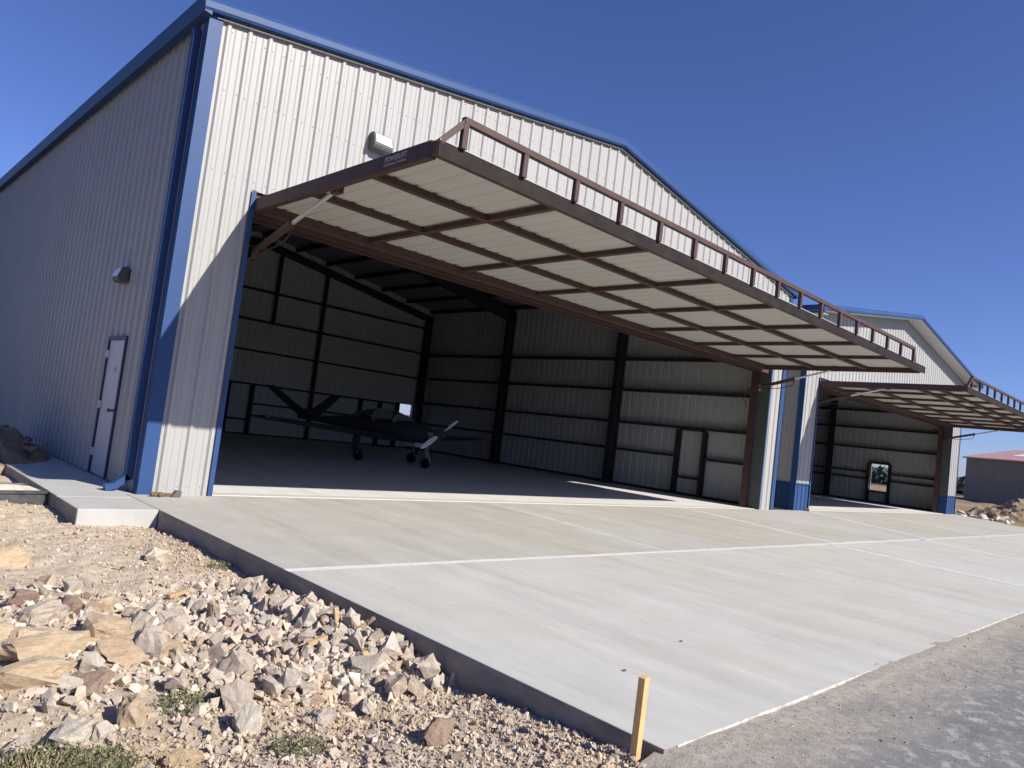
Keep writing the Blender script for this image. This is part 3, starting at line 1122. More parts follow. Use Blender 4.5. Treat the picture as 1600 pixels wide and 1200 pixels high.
    mb.prism([(0.062, -0.3), (0.062, -0.008), (0.075, 0.006), (0.30, 0.006), (0.308, 0.0), (0.308, -0.3)], 'x', x0 + jl + 0.013, x0 + jr - 0.013)
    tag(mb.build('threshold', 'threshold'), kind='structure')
    return H


E1 = 6.86
h1 = hangar(0.0, 18.3, 18.3, E1, 0.1585, 0.95, 17.42, 4.22,
            'large white ribbed steel hangar with blue trim and lettered lift door, aeroplane inside',
            front_win=[(8.62, 9.50, 0.0, 2.02), (14.75, 15.70, 0.0, 2.02), (16.80, 17.70, 1.0, 2.14)], back_win=[(16.80, 17.70, 1.0, 2.14)],
            ov_f=0.02, ov_s=0.02, wains=0.0, post_pitch=0.915, rails=(-1.5, -2.95), nst=8, letter=True,
            right_win=[], right_frame=[(2.5, 3.42, 0.0, 2.18)], left_door=[(1.46, 2.34, 0.0, 2.15)],
            girts_r=(1.28, 2.27, 3.46, 4.60), group='white steel hangars with lift doors')
h2 = hangar(19.8, 18.0, 18.3, 6.66, 0.163, 1.1, 16.62, 4.24,
            'farther white hangar with soffited eaves and blue wainscot, its lift door raised',
            front_win=[], back_win=[], ov_f=0.58, ov_s=0.5, wains=0.85, post_pitch=0.915, rails=(-1.35, -2.90, -3.50), nst=8, letter=False,
            right_win=[(3.10, 4.02, 0.63, 2.06)], right_frame=[(3.10, 4.02, 0.0, 2.08)], left_door=[],
            girts_r=(1.22, 1.58, 2.86, 3.92, 4.86), group='white steel hangars with lift doors')

# extras on the near hangar: walk door, downspout
yd0, yd1 = 1.50, 2.30
mb = MB()
mb.box(-0.025, 0.02, yd0, yd1, 0.015, 2.10)
wd = mb.build('walk_door', 'white_door', h1, bevel=0.004)
mb = MB()
for a, b, c, d in ((yd0 - 0.06, yd0 - 0.003, 0.003, 2.16), (yd1 + 0.003, yd1 + 0.06, 0.003, 2.16), (yd0 - 0.003, yd1 + 0.003, 2.103, 2.16)):
    mb.box(-0.05, 0.06, a, b, c, d)
mb.build('door_frame', 'frame_dark', wd)
for z in (0.28, 1.02, 1.82):
    mb = MB()
    mb.box(-0.056, -0.026, yd1 - 0.05, yd1 + 0.03, z, z + 0.12)
    mb.build('hinge', 'white_door', wd)
mb = MB()
mb.tube([(-0.026, yd0 + 0.10, 1.02), (-0.075, yd0 + 0.10, 1.02)], 0.018, 8)
mb.tube([(-0.075, yd0 + 0.10, 1.02), (-0.09, yd0 + 0.10, 1.02), (-0.115, yd0 + 0.10, 1.02)], [0.018, 0.036, 0.02], 10)
mb.build('door_knob', 'lamp_body', wd, smooth=True)
mb = MB()
mb.box(-0.028, -0.0255, yd0 + 0.30, yd0 + 0.34, 1.60, 1.68)
mb.build('door_viewer', 'lamp_body', wd)
mb = MB()
ds = [(-0.05, 0.30), (-0.14, 0.30)]
mb.box(-0.135, -0.045, 0.22, 0.33, 0.16, 6.55)
mb.bar((-0.09, 0.275, 0.20), (-0.26, 0.275, 0.055), 0.11, 0.09)
mb.bar((-0.235, 0.275, 0.07), (-0.36, 0.275, 0.045), 0.112, 0.085)
mb.build('downspout', 'blue', h1)

def wall_light(loc, rz, label, wide=0.42, scale=1.0):
    """wedge-shaped wall pack; local -Y faces away from the wall"""
    t = thing('wall_light', loc, label, 'wall light', 'wall lights on the near hangar', rz)
    w = wide / 2
    t.scale = (scale, scale, scale)
    prof = [(0.0, 0.16), (-0.10, 0.16), (-0.135, 0.13), (-0.20, -0.05), (-0.20, -0.09), (-0.17, -0.15), (0.0, -0.17)]
    me = MB()
    me.prism(prof, 'x', -w, w)
    o = me.build('housing', 'lamp_body', None, bevel=0.006)
    o.parent = t
    le = MB()
    # slanted lens on the front face, proud of the housing
    a, b = Vector((0, -0.137, 0.125)), Vector((0, -0.202, -0.055))
    n = Vector((0, -(a.z - b.z), (a.y - b.y) * -1)).normalized()
    n = Vector((0, -0.94, 0.34))
    v = []
    for dd in (0.0, 0.012):
        for p in (a, b):
            for s_ in (-1, 1):
                v.append(p + n * dd + Vector((s_ * (w - 0.03), 0, 0)))
    le.add(v, [(0, 1, 3, 2), (4, 6, 7, 5), (0, 4, 5, 1), (2, 3, 7, 6), (0, 2, 6, 4), (1, 5, 7, 3)])
    o = le.build('lens', 'lamp_glass', None)
    o.parent = t
    return t


wall_light((2.88, -0.034, 5.90), 0.0, 'wall light on the sunlit gable just above the raised door', scale=0.88)
wall_light((-0.034, 2.02, 3.12), -math.pi / 2, 'wall light on the shaded side wall above the white walk door', scale=0.74)


# ------------------------------------------------------------------ the aeroplane
def aeroplane():
    A = thing('light_aeroplane', (9.93, 8.75, 0), 'dark low-wing light aeroplane with V tail parked in the shaded hangar', 'aeroplane')

    def ring(y, zc, hw, hu, hd, n=20, p=2.4):
        r = []
        for k in range(n):
            t = 2 * math.pi * k / n
            c, s = math.cos(t), math.sin(t)
            x = hw * math.copysign(abs(c) ** (2 / p), c)
            z = (hu if s > 0 else hd) * math.copysign(abs(s) ** (2 / p), s)
            r.append((x, y, zc + z))
        return r

    def bl(mb, name, ma, parent=A, smooth=True):
        me = mb.build(name, ma, None, smooth=smooth)
        me.parent = parent
        return me
    mb = MB()
    mb.loft([ring(-2.02, 1.08, 0.20, 0.18, 0.20), ring(-1.95, 1.08, 0.33, 0.22, 0.28), ring(-1.5, 1.08, 0.42, 0.25, 0.34), ring(-0.8, 1.07, 0.49, 0.26, 0.35), ring(0.2, 1.07, 0.51, 0.27, 0.35),
             ring(1.2, 1.08, 0.46, 0.28, 0.32), ring(2.0, 1.08, 0.31, 0.22, 0.22), ring(3.2, 1.06, 0.16, 0.13, 0.12), ring(4.5, 1.05, 0.06, 0.06, 0.06)])
    fus = bl(mb, 'fuselage', 'plane')
    mb = MB()
    mb.loft([ring(-0.95, 1.25, 0.30, 0.06, 0.05), ring(-0.55, 1.27, 0.42, 0.26, 0.05), ring(0.0, 1.28, 0.46, 0.38, 0.05), ring(0.7, 1.28, 0.44, 0.36, 0.05), ring(1.4, 1.30, 0.30, 0.18, 0.05), ring(1.8, 1.31, 0.10, 0.03, 0.03)])
    can = bl(mb, 'canopy', 'canopy')
    for y, hw, hu in ((-0.53, 0.43, 0.262), (0.35, 0.46, 0.378)):
        mb = MB()
        mb.loft([ring(y - 0.012, 1.275, hw, hu, 0.02), ring(y + 0.012, 1.275, hw, hu + 0.006, 0.02)])
        bl(mb, 'canopy_frame', 'plane_pale', can)  # pale frame colour stands in for highlights along the canopy
    for sx in (-0.2, 0.2):
        mb = MB()
        mb.box(sx - 0.17, sx + 0.17, 0.35, 0.48, 1.0, 1.45)
        bl(mb, 'seat_back', 'wood_old', can, False)

    def foil(x, y0, chord, z, t=0.13, n=7):
        up = []
        lo = []
        for i in range(n + 1):
            u = i / n
            th = t * chord * (2.6 * math.sqrt(u) * (1 - u) * 0.5 + 0.02 * (1 - u))
            up.append((x, y0 + u * chord, z + th))
            lo.append((x, y0 + u * chord, z - th * 0.55))
        return up + lo[::-1][1:-1]
    for sx in (-1, 1):
        mb = MB()
        mb.loft([foil(sx * 0.40, -0.85, 1.95, 0.76), foil(sx * 1.4, -0.72, 1.72, 0.82), foil(sx * 4.65, -0.35, 1.05, 1.00), foil(sx * 4.80, -0.20, 0.80, 1.03, 0.06)])
        wg = bl(mb, 'wing', 'plane')
        mb = MB()
        mb.loft([[(sx * 4.72 + 0.05 * math.cos(t) * (1 - abs(q)), -0.20 + 0.14 * q, 1.03 + 0.035 * math.sin(t) * (1 - abs(q))) for t in [i * math.pi / 4 for i in range(8)]] for q in (-0.95, -0.4, 0.4, 0.95)])
        bl(mb, 'tip_light', 'lamp_glass', wg)
        mb = MB()
        def fin(q, y0, ch):
            c = Vector((sx * (0.05 + 1.42 * q), 0, 1.06 + 0.92 * q))
            nrm = Vector((-sx * 0.54, 0, 0.84)) * 0.045 * (1 - 0.4 * q)
            return [c + Vector((0, y0, 0)), c + Vector((0, y0 + ch * 0.3, 0)) + nrm, c + Vector((0, y0 + ch, 0)), c + Vector((0, y0 + ch * 0.3, 0)) - nrm]
        mb.loft([fin(0.0, 3.55, 0.86), fin(1.0, 4.05, 0.54)])
        bl(mb, 'tail_fin', 'plane', A, False)
        # main leg and wheel
        mb = MB()
        mb.tube([(sx * 1.25, 0.05, 0.78), (sx * 1.24, 0.0, 0.20)], [0.05, 0.035], 8)
        lg = bl(mb, 'main_leg', 'plane')
        mb = MB()
        mb.box(sx * 1.32 - 0.012, sx * 1.32 + 0.012, -0.16, 0.16, 0.30, 0.74)
        bl(mb, 'gear_door', 'plane', lg, False)
        mb = MB()
        mb.tube([(sx * 1.17 + d, 0, 0.165) for d in (-0.065, -0.05, 0.05, 0.065)], [0.11, 0.165, 0.165, 0.11], 18)
        bl(mb, 'wheel', 'rubber', lg)
    # nose gear
    mb = MB()
    mb.tube([(0.0, -1.55, 0.78), (0.0, -1.66, 0.22)], [0.045, 0.03], 8)
    ng = bl(mb, 'nose_leg', 'plane')
    mb = MB()
    mb.tube([(d, -1.68, 0.15) for d in (-0.055, -0.04, 0.04, 0.055)], [0.10, 0.15, 0.15, 0.10], 18)
    bl(mb, 'wheel', 'rubber', ng)
    mb = MB()
    mb.bar((0.16, -1.45, 0.74), (0.22, -1.62, 0.14), 0.13, 0.018, (1, 0, 0))
    bl(mb, 'gear_door', 'plane_pale', ng, False)
    # pale belly scoop behind the engine
    mb = MB()
    mb.loft([ring(-1.35, 0.68, 0.20, 0.07, 0.07), ring(-1.1, 0.66, 0.22, 0.09, 0.08), ring(-0.7, 0.68, 0.16, 0.05, 0.05)])
    bl(mb, 'belly_scoop', 'plane_pale')
    for sx in (-0.24, 0.24):
        mb = MB()
        mb.loft([ring(-2.03, 1.16, 0.10, 0.055, 0.055, 12), ring(-1.97, 1.16, 0.09, 0.05, 0.05, 12)])
        for i in range(len(mb.v)):
            mb.v[i] = (mb.v[i][0] + sx, mb.v[i][1], mb.v[i][2])
        bl(mb, 'cowl_inlet', 'rubber', fus)
    mb = MB()
    mb.loft([ring(-2.02, 1.08, 0.16, 0.16, 0.16, 14, 2), ring(-2.15, 1.08, 0.14, 0.14, 0.14, 14, 2), ring(-2.28, 1.08, 0.09, 0.09, 0.09, 14, 2), ring(-2.36, 1.08, 0.015, 0.015, 0.015, 14, 2)])
    bl(mb, 'spinner', 'plane')
    ang = math.radians(31)
    for sg in (-1, 1):
        mb = MB()
        rr = []
        for r_, ch, tw in ((0.12, 0.07, 1.0), (0.25, 0.13, 0.75), (0.5, 0.155, 0.5), (0.75, 0.12, 0.35), (0.88, 0.05, 0.3)):
            c = Vector((sg * r_ * math.cos(ang), -2.12, 1.08 + sg * r_ * math.sin(ang)))
            t = Vector((-math.sin(ang) * sg, 0, math.cos(ang) * sg))
            ct = (t * math.cos(tw) + Vector((0, -1, 0)) * math.sin(tw)) * ch * 0.5
            nn = Vector((0, -1, 0)) * 0.012
            rr.append([c - ct, c + nn, c + ct, c - nn])
        mb.loft(rr)
        bl(mb, 'propeller_blade', 'polish')
    A.rotation_euler = (0, 0, math.radians(10.5))
    return A


aeroplane()

# ------------------------------------------------------------------ background building, trees, mounds
L = Vector((108.7, 16.9, 0))
d1 = Vector((-0.4825, -0.8759, 0))
d2 = Vector((0.8759, -0.4825, 0))
rb = thing('metal_building', (L.x, L.y, -0.3), 'dark grey metal building with faded red roof in the far field', 'building')
LEN, DEP, EH, RH = 34.0, 17.0, 5.25, 7.0


def RP(a, b, z):
    v = L + d1 * a + d2 * b
    return (v.x, v.y, z)


for i in range(17):
    mb = MB()
    a, b = i * LEN / 17, (i + 1) * LEN / 17
    mb.add([RP(a + 0.02, 0, -0.5), RP(b, 0, -0.5), RP(b, 0, EH), RP(a + 0.02, 0, EH), RP(a + 0.02, 0.2, -0.5), RP(b, 0.2, -0.5), RP(b, 0.2, EH), RP(a + 0.02, 0.2, EH)], [(0, 1, 2, 3), (4, 7, 6, 5), (0, 3, 7, 4), (1, 5, 6, 2), (3, 2, 6, 7)])
    mb.build('wall_panel', 'grey_wall', rb)
mb = MB()
for a in (0, LEN):
    mb.add([RP(a, 0.21, -0.5), RP(a, DEP, -0.5), RP(a, DEP, EH), RP(a, DEP / 2, RH), RP(a, 0.21, EH)], [(0, 1, 2, 3, 4)])
mb.add([RP(0, DEP, -0.5), RP(LEN, DEP, -0.5), RP(LEN, DEP, EH), RP(0, DEP, EH)], [(0, 1, 2, 3)])
mb.build('end_wall', 'grey_wall', rb)
for b0 in (-0.35, DEP + 0.35):
    mb = MB()
    z0 = EH - 0.02
    mb.add([RP(-0.3, b0, z0), RP(LEN + 0.3, b0, z0), RP(LEN + 0.3, DEP / 2, RH + 0.05), RP(-0.3, DEP / 2, RH + 0.05), RP(-0.3, b0, z0 + 0.18), RP(LEN + 0.3, b0, z0 + 0.18), RP(LEN + 0.3, DEP / 2, RH + 0.23), RP(-0.3, DEP / 2, RH + 0.23)],
           [(0, 1, 2, 3), (4, 7, 6, 5), (0, 4, 5, 1), (0, 3, 7, 4), (1, 5, 6, 2)])
    mb.build('roof', 'red_roof', rb)
mb = MB()
mb.bar(RP(4.6, DEP / 2, RH + 0.42), RP(9.4, DEP / 2, RH + 0.42), 1.2, 0.75)
mb.build('ridge_vent', 'frame_dark', rb)
mb = MB()
sl = lambda b: EH + 0.18 + (RH + 0.05 - EH) * (b + 0.35) / (DEP / 2 + 0.35) + 0.03
mb.add([RP(4.0, 3.0, sl(3.0)), RP(6.2, 3.0, sl(3.0)), RP(6.2, 6.2, sl(6.2)), RP(4.0, 6.2, sl(6.2)), RP(4.0, 3.0, sl(3.0) - 0.05), RP(6.2, 3.0, sl(3.0) - 0.05), RP(6.2, 6.2, sl(6.2) - 0.05), RP(4.0, 6.2, sl(6.2) - 0.05)], [(0, 1, 2, 3), (0, 4, 5, 1), (1, 5, 6, 2), (0, 3, 7, 4)])
mb.build('skylight', 'skylight', rb)

# far scrub beyond the field
tv, tf = [], []
for k in range(15000):
    t = nrg.random()
    a = 0.12 + 0.75 * t
    R_ = 190 + 30 * nrg.random()
    hh = 3.3 + 0.5 * float(vnoise(a * 60, 3.3, 31)) + 0.5 * float(vnoise(a * 220, 1.3, 32))
    cx, cy = -3.3 + R_ * math.cos(a), -10.4 + R_ * math.sin(a)
    z = -0.5 + hh * nrg.random() ** 0.8
    s = 0.25 + 0.5 * nrg.random()
    q = nrg.normal(size=(2, 3))
    q /= np.linalg.norm(q, axis=1)[:, None]
    u, w = q[0] * s, q[1] * s
    b = len(tv)
    c = np.array([cx, cy, z])
    tv += [tuple(c - u - w), tuple(c + u - w), tuple(c + u + w), tuple(c - u + w)]
    tf.append((b, b + 1, b + 2, b + 3))
mb = MB()
mb.v, mb.f, mb.mi = tv, tf, [0] * len(tf)
tag(mb.build('treeline', 'tree'), 'dark line of far scrub trees beyond the field', kind='stuff')


# ------------------------------------------------------------------ rocks
def hull_mesh(name, seed, n, squash=(1, 1, 1), material='rock', rough=0.0, cuts=0, power=3.0):
    r = random.Random(seed)
    bm = bmesh.new()
    for _ in range(n):
        v = Vector((r.gauss(0, 1), r.gauss(0, 1), r.gauss(0, 1))).normalized()
        v = v / (abs(v.x) ** power + abs(v.y) ** power + abs(v.z) ** power) ** (1 / power) * r.uniform(0.80, 1.0)
        # flatten a few random sides so that broken faces show
        bm.verts.new((v.x * squash[0], v.y * squash[1], v.z * squash[2]))
    res = bmesh.ops.convex_hull(bm, input=bm.verts)
    bmesh.ops.delete(bm, geom=[g_ for g_ in res['geom_interior'] if isinstance(g_, bmesh.types.BMVert)], context='VERTS')
    for v in [v for v in bm.verts if not v.link_faces]:
        bm.verts.remove(v)
    if cuts:
        bmesh.ops.subdivide_edges(bm, edges=bm.edges[:], cuts=cuts, use_grid_fill=True)
        for v in bm.verts:
            d = v.co.normalized()
            k = float(vnoise(v.co.x * 2.2 + seed, v.co.y * 2.2 + v.co.z * 1.7, seed)) - 0.5 + 0.8 * (float(vnoise(v.co.x * 6 + seed, v.co.y * 6 - v.co.z * 8, seed + 1)) - 0.5) + 0.4 * (float(vnoise(v.co.x * 5 + seed, v.co.z * 19 + v.co.y * 2, seed + 2)) - 0.5)
            v.co += d * k * rough
    bmesh.ops.triangulate(bm, faces=bm.faces[:])
    bmesh.ops.recalc_face_normals(bm, faces=bm.faces)
    me = bpy.data.meshes.new(name)
    bm.to_mesh(me)
    bm.free()
    me.materials.append(M[material])
    return me


def put(me, x, y, size, label, cat='rock', group=None, rot=None, sink=0.25, z=None, scale=None, name='rock'):
    o = bpy.data.objects.new(name, me)
    C.objects.link(o)
    s = size / 2
    o.scale = scale if scale else (s, s, s)
    if z is None:
        z = float(dirt_h(x, y))
    o.location = (x, y, z + o.scale[2] * (1 - 2 * sink) * 0.62)
    o.rotation_euler = rot if rot is not None else (rng.uniform(-0.5, 0.5), rng.uniform(-0.5, 0.5), rng.uniform(0, 6.28))
    return tag(o, label, cat, group)


# notable rocks, at their own places on the dirt: x, y, (size x, y, z), material, label, turn
FEAT = [
    (-2.28, -5.80, (0.50, 0.30, 0.20), 'rock_ochre', 'low ochre ledge rock at the near end of the lower shelf', 0.15),
    (-1.78, -5.36, (0.34, 0.26, 0.22), 'rock_ochre', 'tan ledge rock with a dark crack behind the flat ledge', 0.30),
    (-2.40, -5.10, (0.46, 0.30, 0.22), 'rock_ochre', 'pale brown ledge rock at the edge of the upper shelf', 0.25),
    (-2.05, -4.86, (0.36, 0.24, 0.20), 'rock', 'tan flat rock bedded above the upper shelf', 0.40),
    (-0.78, -3.13, (0.24, 0.20, 0.17), 'rock_pale', 'pale round boulder lying alone on smooth dirt near the walk', 0.4),
    (-1.44, -6.55, (0.18, 0.13, 0.22), 'rock', 'upright grey pointed stone leaning on a pale wedge', 0.2),
    (-1.52, -6.86, (0.17, 0.14, 0.22), 'rock_pale', 'pale upright wedge stone just below the grey pointed one', 1.2),
    (-1.95, -6.48, (0.17, 0.14, 0.20), 'rock_ochre', 'ochre upright rock with a dark shaded side above the weeds', 0.9),
    (-1.72, -5.72, (0.52, 0.26, 0.22), 'rock_ochre', 'long flat ochre ledge rock forming the lower shelf', 0.22),
    (-2.14, -5.45, (0.60, 0.34, 0.24), 'rock_ochre', 'broad cracked ochre ledge rock of the upper shelf', 0.20),
    (-1.80, -5.10, (0.21, 0.17, 0.13), 'rock_pale', 'pale square block perched on the ochre ledge', 0.6),
    (-1.84, -4.66, (0.23, 0.18, 0.16), 'rock_brown', 'reddish brown angular block behind the ochre ledge', 1.5),
    (-1.62, -4.66, (0.25, 0.18, 0.17), 'rock_ochre', 'ochre angular block beside the reddish brown one', 0.2),
    (-2.08, -4.43, (0.26, 0.20, 0.14), 'rock_brown', 'brown overhanging slab with a dark hollow under it', 0.7),
    (-1.97, -3.10, (0.42, 0.34, 0.24), 'rock_ochre', 'big rounded ochre boulder at the edge of the dirt flat', 0.3),
    (-2.25, -6.57, (0.22, 0.16, 0.14), 'rock_pale', 'pale elongated boulder just above the green weeds', 0.6),
    (-2.44, -6.52, (0.17, 0.15, 0.12), 'rock_pale', 'pale domed rock half covered by the green weeds', 0.0),
    (-2.13, -6.60, (0.11, 0.10, 0.11), 'rock_pale', 'small pale cube-like stone beside the elongated boulder', 0.5),
    (-1.14, -6.97, (0.20, 0.15, 0.10), 'rock', 'flat pinkish grey stone lying alone on gravel', 0.9),
    (-0.85, -7.58, (0.22, 0.15, 0.15), 'rock_brown', 'brown and grey slab bedded in fine gravel', 0.5),
    (-0.50, -4.41, (0.14, 0.12, 0.10), 'rock_brown', 'dark reddish stone at the upper end of the rubble', 0.1),
    (-0.26, -6.62, (0.15, 0.12, 0.12), 'rock', 'grey stone touching the dark slab edge, lowest of the rubble', 0.1),
    (-0.22, -6.30, (0.14, 0.12, 0.13), 'rock', 'grey broken stone against the slab edge beside the chipped wood', 0.8),
    (-0.30, -5.20, (0.19, 0.15, 0.16), 'rock', 'angular grey stone against the slab edge, upper rubble', 1.1),
    (-0.70, -5.92, (0.18, 0.15, 0.14), 'rock', 'grey flat-topped stone in the middle of the rubble', 0.3),
    (-0.60, -5.56, (0.17, 0.14, 0.15), 'rock_pale', 'pale angular stone in the middle of the rubble', 0.0),
    (-1.14, -5.84, (0.17, 0.14, 0.12), 'rock', 'tan stone on the near side of the rubble', 0.5),
    (-1.66, -5.72, (0.26, 0.16, 0.24), 'rock', 'tall split stone casting shadow beside the ochre ledge', 1.9),
    (-0.85, -6.92, (0.22, 0.08, 0.08), 'rock_pale', 'narrow log-like stone slanting across the gravel', 1.2),
    (-0.30, -4.25, (0.18, 0.14, 0.11), 'rock', 'low grey stone at the top of the rubble by the slab', 0.7),
    (-1.30, -5.10, (0.24, 0.19, 0.16), 'rock', 'large tan stone between the ledge and the rubble', 0.4),
    (-1.26, -6.10, (0.25, 0.15, 0.20), 'rock', 'large grey split stone leaning in the near rubble', 2.2),
    (-1.88, -7.00, (0.20, 0.15, 0.12), 'rock_ochre', 'rounded tan stone below the pale upright wedge', 0.2),
    (-2.02, -6.05, (0.22, 0.18, 0.12), 'rock_brown', 'dark brown broken stone under the ochre ledge', 0.9),
    (-0.98, -5.30, (0.16, 0.12, 0.10), 'rock_brown', 'reddish brown stone on the far side of the ledge rubble', 0.9),
]
for i, (x, y, sz, ma, lab, rz_) in enumerate(FEAT):
    me = hull_mesh('rock', 100 + i, (22 if max(sz) > 0.3 else 13) + (i % 4) * 2, (1, 1, 1), ma, 0.22, 3, 5.0 if max(sz) > 0.3 else 3.0)
    put(me, x, y, 1, lab, rot=(rng.uniform(-0.2, 0.2), rng.uniform(-0.2, 0.2), rz_), sink=0.30 if max(sz) > 0.3 else 0.18, scale=tuple(s * (0.50 if max(sz) > 0.3 else 0.55) for s in sz))

VKIND = ['rock', 'rock_tan', 'rock', 'rock_pale', 'rock_tan', 'rock_brown', 'rock', 'rock_pale', 'rock', 'rock_tan', 'rock', 'rock_pale', 'rock', 'rock_tan', 'rock', 'rock_pale']
TONE = {'rock': 'grey', 'rock_tan': 'tan', 'rock_pale': 'pale', 'rock_brown': 'brown'}
VAR = [hull_mesh('rock', 300 + k, 9 + k % 5, (1, rng.uniform(0.65, 1), rng.uniform(0.5, 0.9)), VKIND[k], 0.17, 2, 2.4) for k in range(16)]
placed = [(f[0], f[1], max(f[2]) / 2) for f in FEAT]


def free(x, y, r):
    return all((x - a) ** 2 + (y - b) ** 2 > (0.60 * (r + c)) ** 2 for a, b, c in placed)


ZONES = [
    # name, count, sampler, sizes, label, group
    (95, lambda: (rng.uniform(-0.62, -0.20), rng.uniform(-6.9, -4.3)), (0.10, 0.25), '{} broken rock in the rubble heaped against the slab edge', 'rubble rocks against the slab edge'),
    (85, lambda: (rng.uniform(-1.5, -0.55), rng.uniform(-6.6, -4.6)), (0.08, 0.20), '{} broken rock in the loose rubble between slab and ledge', 'loose rubble rocks between slab and ledge'),
    (52, lambda: (rng.uniform(-2.5, -1.5), rng.uniform(-6.5, -3.6)), (0.07, 0.20), '{} rock scattered round the ochre bedrock ledge', 'rocks scattered round the ledge'),
    (20, lambda: (rng.uniform(-1.4, -0.22), rng.uniform(-4.3, -1.6)), (0.05, 0.09), '{} stone on the smooth dirt below the walk', 'small stones on the smooth dirt'),
    (18, lambda: (rng.uniform(-2.3, -0.4), rng.uniform(-7.9, -6.6)), (0.05, 0.10), '{} stone lying on the near gravel', 'small stones on the near gravel'),
]
for cnt, samp, (s0, s1), lab, grp in ZONES:
    done = tries = 0
    while done < cnt and tries < 4000:
        tries += 1
        x, y = samp()
        s = s0 + (s1 - s0) * rng.random() ** 1.4
        if not free(x, y, s / 2):
            continue
        if x > -0.16 - s * 0.45:
            continue
        placed.append((x, y, s / 2))
        k = rng.randrange(16)
        word = ('large ' if s > 0.15 else 'small ' if s < 0.10 else 'medium ') + TONE[VKIND[k]]
        put(VAR[k], x, y, s, lab.format(word), group=word + ' ' + grp, sink=rng.uniform(0.02, 0.26), rot=(rng.uniform(-3, 3), rng.uniform(-3, 3), rng.uniform(0, 6)))
        done += 1

# gravel: thousands of small stones joined into one object
hv = []
for k in range(8):  # shared shapes
    me = hull_mesh('gravel_seed', 500 + k, 8 + k % 3, (1, 0.55 + 0.05 * k, 0.40 + 0.04 * k), 'gravel')
    co = np.array([v.co[:] for v in me.vertices])
    fa = np.array([p.vertices[:] for p in me.polygons])
    hv.append((co, fa))
    bpy.data.meshes.remove(me)


hv2 = []
for k in range(8):
    me = hull_mesh('rubble_seed', 560 + k, 10 + k % 4, (1, 0.8, 0.7), 'rubble', 0, 0, 2.3)
    hv2.append((np.array([v.co[:] for v in me.vertices]), np.array([p.vertices[:] for p in me.polygons])))
    bpy.data.meshes.remove(me)


def stones(name, pos, sizes, material, label, hf, hv=hv):
    V, F = [], []
    base = 0
    for (x, y), s in zip(pos, sizes):
        co, fa = hv[nrg.integers(8)]
        q = nrg.normal(size=4)
        q /= np.linalg.norm(q)
        w, a, b, c = q
        R_ = np.array([[1 - 2 * (b * b + c * c), 2 * (a * b - c * w), 2 * (a * c + b * w)], [2 * (a * b + c * w), 1 - 2 * (a * a + c * c), 2 * (b * c - a * w)], [2 * (a * c - b * w), 2 * (b * c + a * w), 1 - 2 * (a * a + b * b)]])
        V.append((co * s * 0.5) @ R_.T + np.array([x, y, hf(x, y) + s * 0.12]))
        F.append(fa + base)
        base += len(co)
    V = np.concatenate(V)
    F = np.concatenate(F)
    me = bpy.data.meshes.new(name)
    me.vertices.add(len(V))
    me.vertices.foreach_set('co', V.ravel())
    me.loops.add(F.size)
    me.loops.foreach_set('vertex_index', F.ravel())
    me.polygons.add(len(F))
    me.polygons.foreach_set('loop_start', np.arange(0, F.size, 3))
    me.update()
    me.validate()
    me.shade_flat()
    me.materials.append(M[material])
    o = bpy.data.objects.new(name, me)
    C.objects.link(o)
    return tag(o, label, kind='stuff')


def dens(x, y):
    d = 0.42 + 0.25 * vnoise(x * 3, y * 3, 41)
    d = d + 0.55 * (y < -6.6) + 0.45 * ((x > -1.6) & (y < -4.3))
    d = d + 0.35 * (x > -0.55) * (y < -1.4)
    d = d * np.where((y > -4.2) & (x < -0.6), 0.55, 1.0)
    d = d * np.where(x < -1.35, 0.6, 1.0)
    return np.clip(d, 0, 1)


NG = 85000
px = nrg.uniform(-3.0, -0.17, NG)
py = -8.6 + (nrg.random(NG) ** 1.25) * 9.2
keep = nrg.random(NG) < dens(px, py)
keep &= ~((px > -1.06) & (py > -1.33))
px, py = px[keep], py[keep]
sz = np.exp(nrg.normal(math.log(0.0165), 0.55, len(px)))
sz = np.clip(sz * np.where(py < -6.6, 1.15, 1.0), 0.006, 0.065)
hg = dirt_h(px, py)
hmap = {}
it = iter(hg)
stones('gravel', list(zip(px, py)), sz, 'gravel', 'loose tan gravel and chips over the dirt', lambda x, y: next(it))

# middle-sized rubble between the rocks
NR = 8500
px = nrg.uniform(-2.5, -0.17, NR)
py = nrg.uniform(-7.2, -3.9, NR)
dk = np.exp(-((px + 0.62) / 0.62) ** 2) * np.clip((py + 7.0) / 0.5, 0, 1) * np.clip((-4.1 - py) / 0.7, 0, 1) + 0.35 * np.exp(-(((px + 2.0) / 0.5) ** 2 + ((py + 5.2) / 1.1) ** 2))
keep = nrg.random(NR) < dk
px, py = px[keep], py[keep]
sz = np.clip(np.exp(nrg.normal(math.log(0.050), 0.48, len(px))), 0.018, 0.14)
it = iter(dirt_h(px, py))
stones('rubble', list(zip(px, py)), sz, 'rubble', 'small broken stones filling the gaps of the rubble heap', lambda x, y: next(it), hv2)

# grit on the asphalt beside the slab
px = nrg.uniform(-0.1, 12, 2600)
py = -8.50 - np.abs(nrg.normal(0, 0.45, 2600))
sz = np.clip(np.exp(nrg.normal(math.log(0.008), 0.5, 2600)), 0.004, 0.028)
it = iter(asph_h(px, py))
stones('grit', list(zip(px, py)), sz, 'gravel', 'scattered grit on the asphalt along the slab', lambda x, y: next(it))

